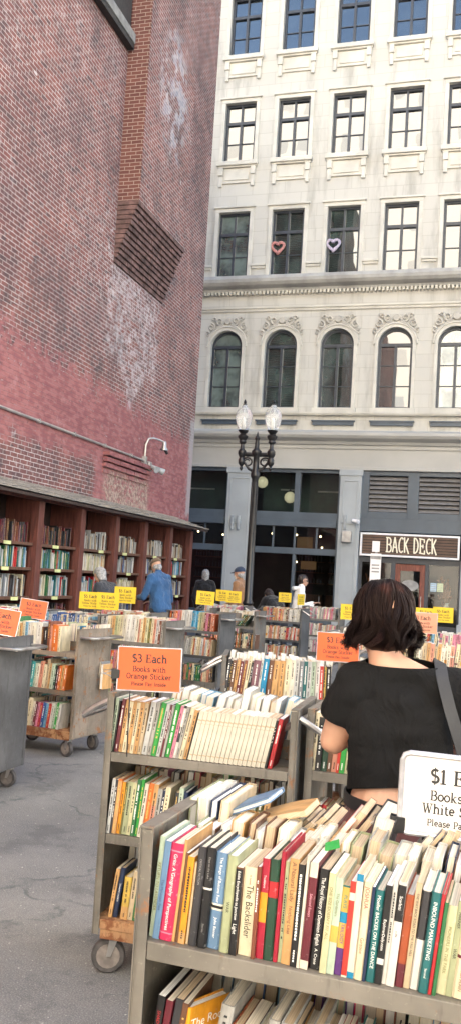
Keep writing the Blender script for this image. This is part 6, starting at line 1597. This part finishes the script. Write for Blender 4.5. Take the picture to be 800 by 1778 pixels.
    def hp(az, t, lift):
        """az round the head (0 = back, +-90 = sides), t from crown (0) to ends (1)"""
        A = R(az); side = min(1, abs(az) / 60)
        if t < .55:
            e = PI / 2 * (t / .55) ** .9
            rad = .088 * math.sin(e) ** .8 + lift; hgt = .012 + (.107 + lift) * math.cos(e)
        else:
            q = (t - .55) / .45
            rad = .0885 + lift + .008 * math.sin(q * 2.6) + side * .011 * max(0, q - .4) ** 1.4 * 2.2 - (1 - side) * .020 * q; hgt = .012 - .112 * q
        return -math.cos(A) * rad * 1.04 - .010, hgt, math.sin(A) * rad * .97
    for k in range(3000):
        az = hr.uniform(-128, 128); lift = hr.uniform(-.002, .014); ln = hr.choice((hr.uniform(.7, .92), hr.uniform(.84, 1.04), hr.uniform(.9, 1.06)))
        clump = round((az + hr.uniform(-4, 4)) / 13) * 13; ph = clump * .9 + hr.uniform(-.25, .25); amp = hr.uniform(.007, .017)
        t0 = hr.choice((hr.uniform(0, .08), hr.uniform(0, .3))); pts = []; rs = []
        n = 14
        for i in range(n):
            t = t0 + (ln - t0) * i / (n - 1)
            azz = az + (clump - az) * .6 * t + 19 * math.sin(ph + t * 8) * t * t
            a, b_, c_ = hp(azz, t, lift + amp * math.sin(ph * 1.7 + t * 10) * t)
            endk = max(0, t - ln + .22) / .22
            a *= 1 + .10 * endk; c_ *= 1 + .07 * endk ** 1.5; b_ += .020 * endk ** 1.5 * (1 if abs(az) > 40 else .25) * (1 + .6 * math.sin(ph))
            pts.append(P(a, b_, c_)); rs.append(.0017 * (1 - .8 * max(0, (i / (n - 1) - .55) / .45)) * hr.uniform(.85, 1.1) if i else .0015)
        st.tube(pts, rs, 5, cap=False)
    st.build('hair_strands', hm, base, smooth='all')
    # shoulder bag
    t = thing('shoulder_bag', 'black shoulder bag hanging from the right shoulder of the woman in black', 'bag', (ox, oy, 0), R(4))
    m = MB()
    pts = [V3(.085, .075, 1.34), V3(.095, .03, 1.388), V3(.10, -.02, 1.386), V3(.108, -.068, 1.345), V3(.130, -.098, 1.27), V3(.158, -.108, 1.19), V3(.185, -.10, 1.10), V3(.205, -.07, 1.03)]
    fpts = [V3(.085, .075, 1.34), V3(.13, .12, 1.2), V3(.2, .08, 1.03)]
    def strap(pp, w):
        n = len(pp); o = len(m.v)
        for i, p in enumerate(pp):
            tg = (pp[min(i + 1, n - 1)] - pp[max(i - 1, 0)]).normalized(); out = V3(.2, -1 if p.y < .06 else 1, .55).normalized(); sd = tg.cross(out).normalized(); nn_ = sd.cross(tg).normalized()
            for aa, bb in ((-1, 0), (1, 0), (1, 1), (-1, 1)): m.v.append(tuple(p + sd * aa * w / 2 + nn_ * bb * .004))
        for i in range(n - 1):
            for k in range(4): m.f.append((o + i * 4 + k, o + i * 4 + (k + 1) % 4, o + i * 4 + 4 + (k + 1) % 4, o + i * 4 + 4 + k)); m.mi.append(0)
    strap(pts, .034); strap(fpts, .034)
    m.build('strap', M['strap_grey'], t, smooth=True)
    organic('bag_body', [((.19, -.07, .98), .05, (.19, .10, .98), .05), ((.20, -.09, .84), .06, (.20, .12, .84), .06), ((.19, -.07, .98), .05, (.20, -.09, .84), .06), ((.19, .10, .98), .05, (.20, .12, .84), .06), ((.19, 0, .98), .05, (.2, 0, .84), .06)], M['leather'], t, voxel=.012, smooth=4, wrinkle=.006)
    t = thing('held_book', 'open cream book held in the hands of the woman in black', 'book', (ox, oy, 0), R(4))
    m = MB()
    for q in (-1, 1): m.add([(.02, .30, 1.20), (.02 + q * .13, .27, 1.215), (.02 + q * .13, .37, 1.33), (.02, .40, 1.31), (.02, .31, 1.19), (.02 + q * .13, .28, 1.205), (.02 + q * .13, .38, 1.32), (.02, .41, 1.30)], [(0, 1, 2, 3), (4, 7, 6, 5), (0, 4, 5, 1), (1, 5, 6, 2), (2, 6, 7, 3)])
    m.build('pages', M['paper'], t)
    m = MB()
    for q in (-1, 1): m.add([(.02, .312, 1.186), (.02 + q * .133, .282, 1.201), (.02 + q * .133, .382, 1.322), (.02, .412, 1.298), (.02, .314, 1.184), (.02 + q * .133, .284, 1.199), (.02 + q * .133, .384, 1.32), (.02, .414, 1.296)], [(0, 1, 2, 3), (4, 7, 6, 5), (0, 4, 5, 1), (1, 5, 6, 2), (2, 6, 7, 3)])
    m.build('cover', M['sign_white'], t)

# ------------------------------------------------------------------ light and camera
def light_camera():
    w = bpy.data.worlds.new('World'); scene.world = w; w.use_nodes = True
    nt = w.node_tree; bg = nt.nodes['Background']
    az, el = R(41.5), R(27)
    sky = nt.nodes.new('ShaderNodeTexSky'); sky.sky_type = 'NISHITA'; sky.sun_disc = False
    sky.sun_elevation = el; sky.sun_rotation = az; sky.dust_density = 2.5; sky.air_density = 1.0; sky.ozone_density = .8
    nt.links.new(sky.outputs[0], bg.inputs[0]); bg.inputs[1].default_value = .15
    l = bpy.data.lights.new('sun', 'SUN'); l.energy = 5.0; l.angle = R(.5); l.color = (1, .94, .85)
    o = bpy.data.objects.new('sun', l); COL.objects.link(o)
    dv = Vector((-math.sin(az) * math.cos(el), -math.cos(az) * math.cos(el), -math.sin(el)))
    o.rotation_euler = dv.to_track_quat('-Z', 'Y').to_euler(); o.location = (20, 20, 60)
    cam = bpy.data.cameras.new('camera'); co = bpy.data.objects.new('camera', cam); COL.objects.link(co)
    cam.sensor_fit = 'VERTICAL'; cam.sensor_height = 24; cam.lens = 24 * 1565 / 1778; cam.clip_start = .05; cam.clip_end = 1000
    f = 1565.0
    Y = Vector((460, -139, f)).normalized(); X = Vector((5260, -205, -f)); X = (X - Y * X.dot(Y)).normalized(); Z = Y.cross(X)
    if Z.y < 0: Z = -Z
    right = Vector((X.x, Y.x, Z.x)); upv = Vector((X.y, Y.y, Z.y)); fwd = Vector((X.z, Y.z, Z.z))
    m = Matrix.Identity(4)
    for i in range(3): m[i][0], m[i][1], m[i][2] = right[i], upv[i], -fwd[i]
    m.translation = (0, 0, 1.6); co.matrix_world = m
    scene.camera = co
    vs = scene.view_settings; vs.view_transform = 'Standard'; vs.look = 'None'; vs.gamma = 1; vs.exposure = EXPOSURE
    if hasattr(vs, 'use_white_balance'):
        pass
    scene.cycles.use_denoising = True
    try: scene.cycles.denoiser = 'OPENIMAGEDENOISE'
    except Exception: pass
    scene.cycles.max_bounces = 8; scene.cycles.diffuse_bounces = 5; scene.cycles.glossy_bounces = 4; scene.cycles.transparent_max_bounces = 12
    scene.cycles.sample_clamp_indirect = 8

EXPOSURE = 2.34
build_materials()
for n_, c_ in (('olive', (.16, .15, .05)), ('navy', (.03, .05, .12)), ('pink', (.65, .30, .36)), ('brown', (.16, .075, .04)), ('teal', (.02, .18, .18)), ('purple', (.14, .04, .22))): M['ink_' + n_] = pbr('ink_' + n_, c_, .6)
M['strap_grey'] = pbr('dark_grey_strap', (.018, .018, .02), .6, bump=.2, bscale=150)
book_mats()
setting(); facade(); opposite(); brick_building(); street_lamp(); wall_things()
carts_and_books(); signs(); people(); light_camera()
bpy.data.scenes.remove(WORK)
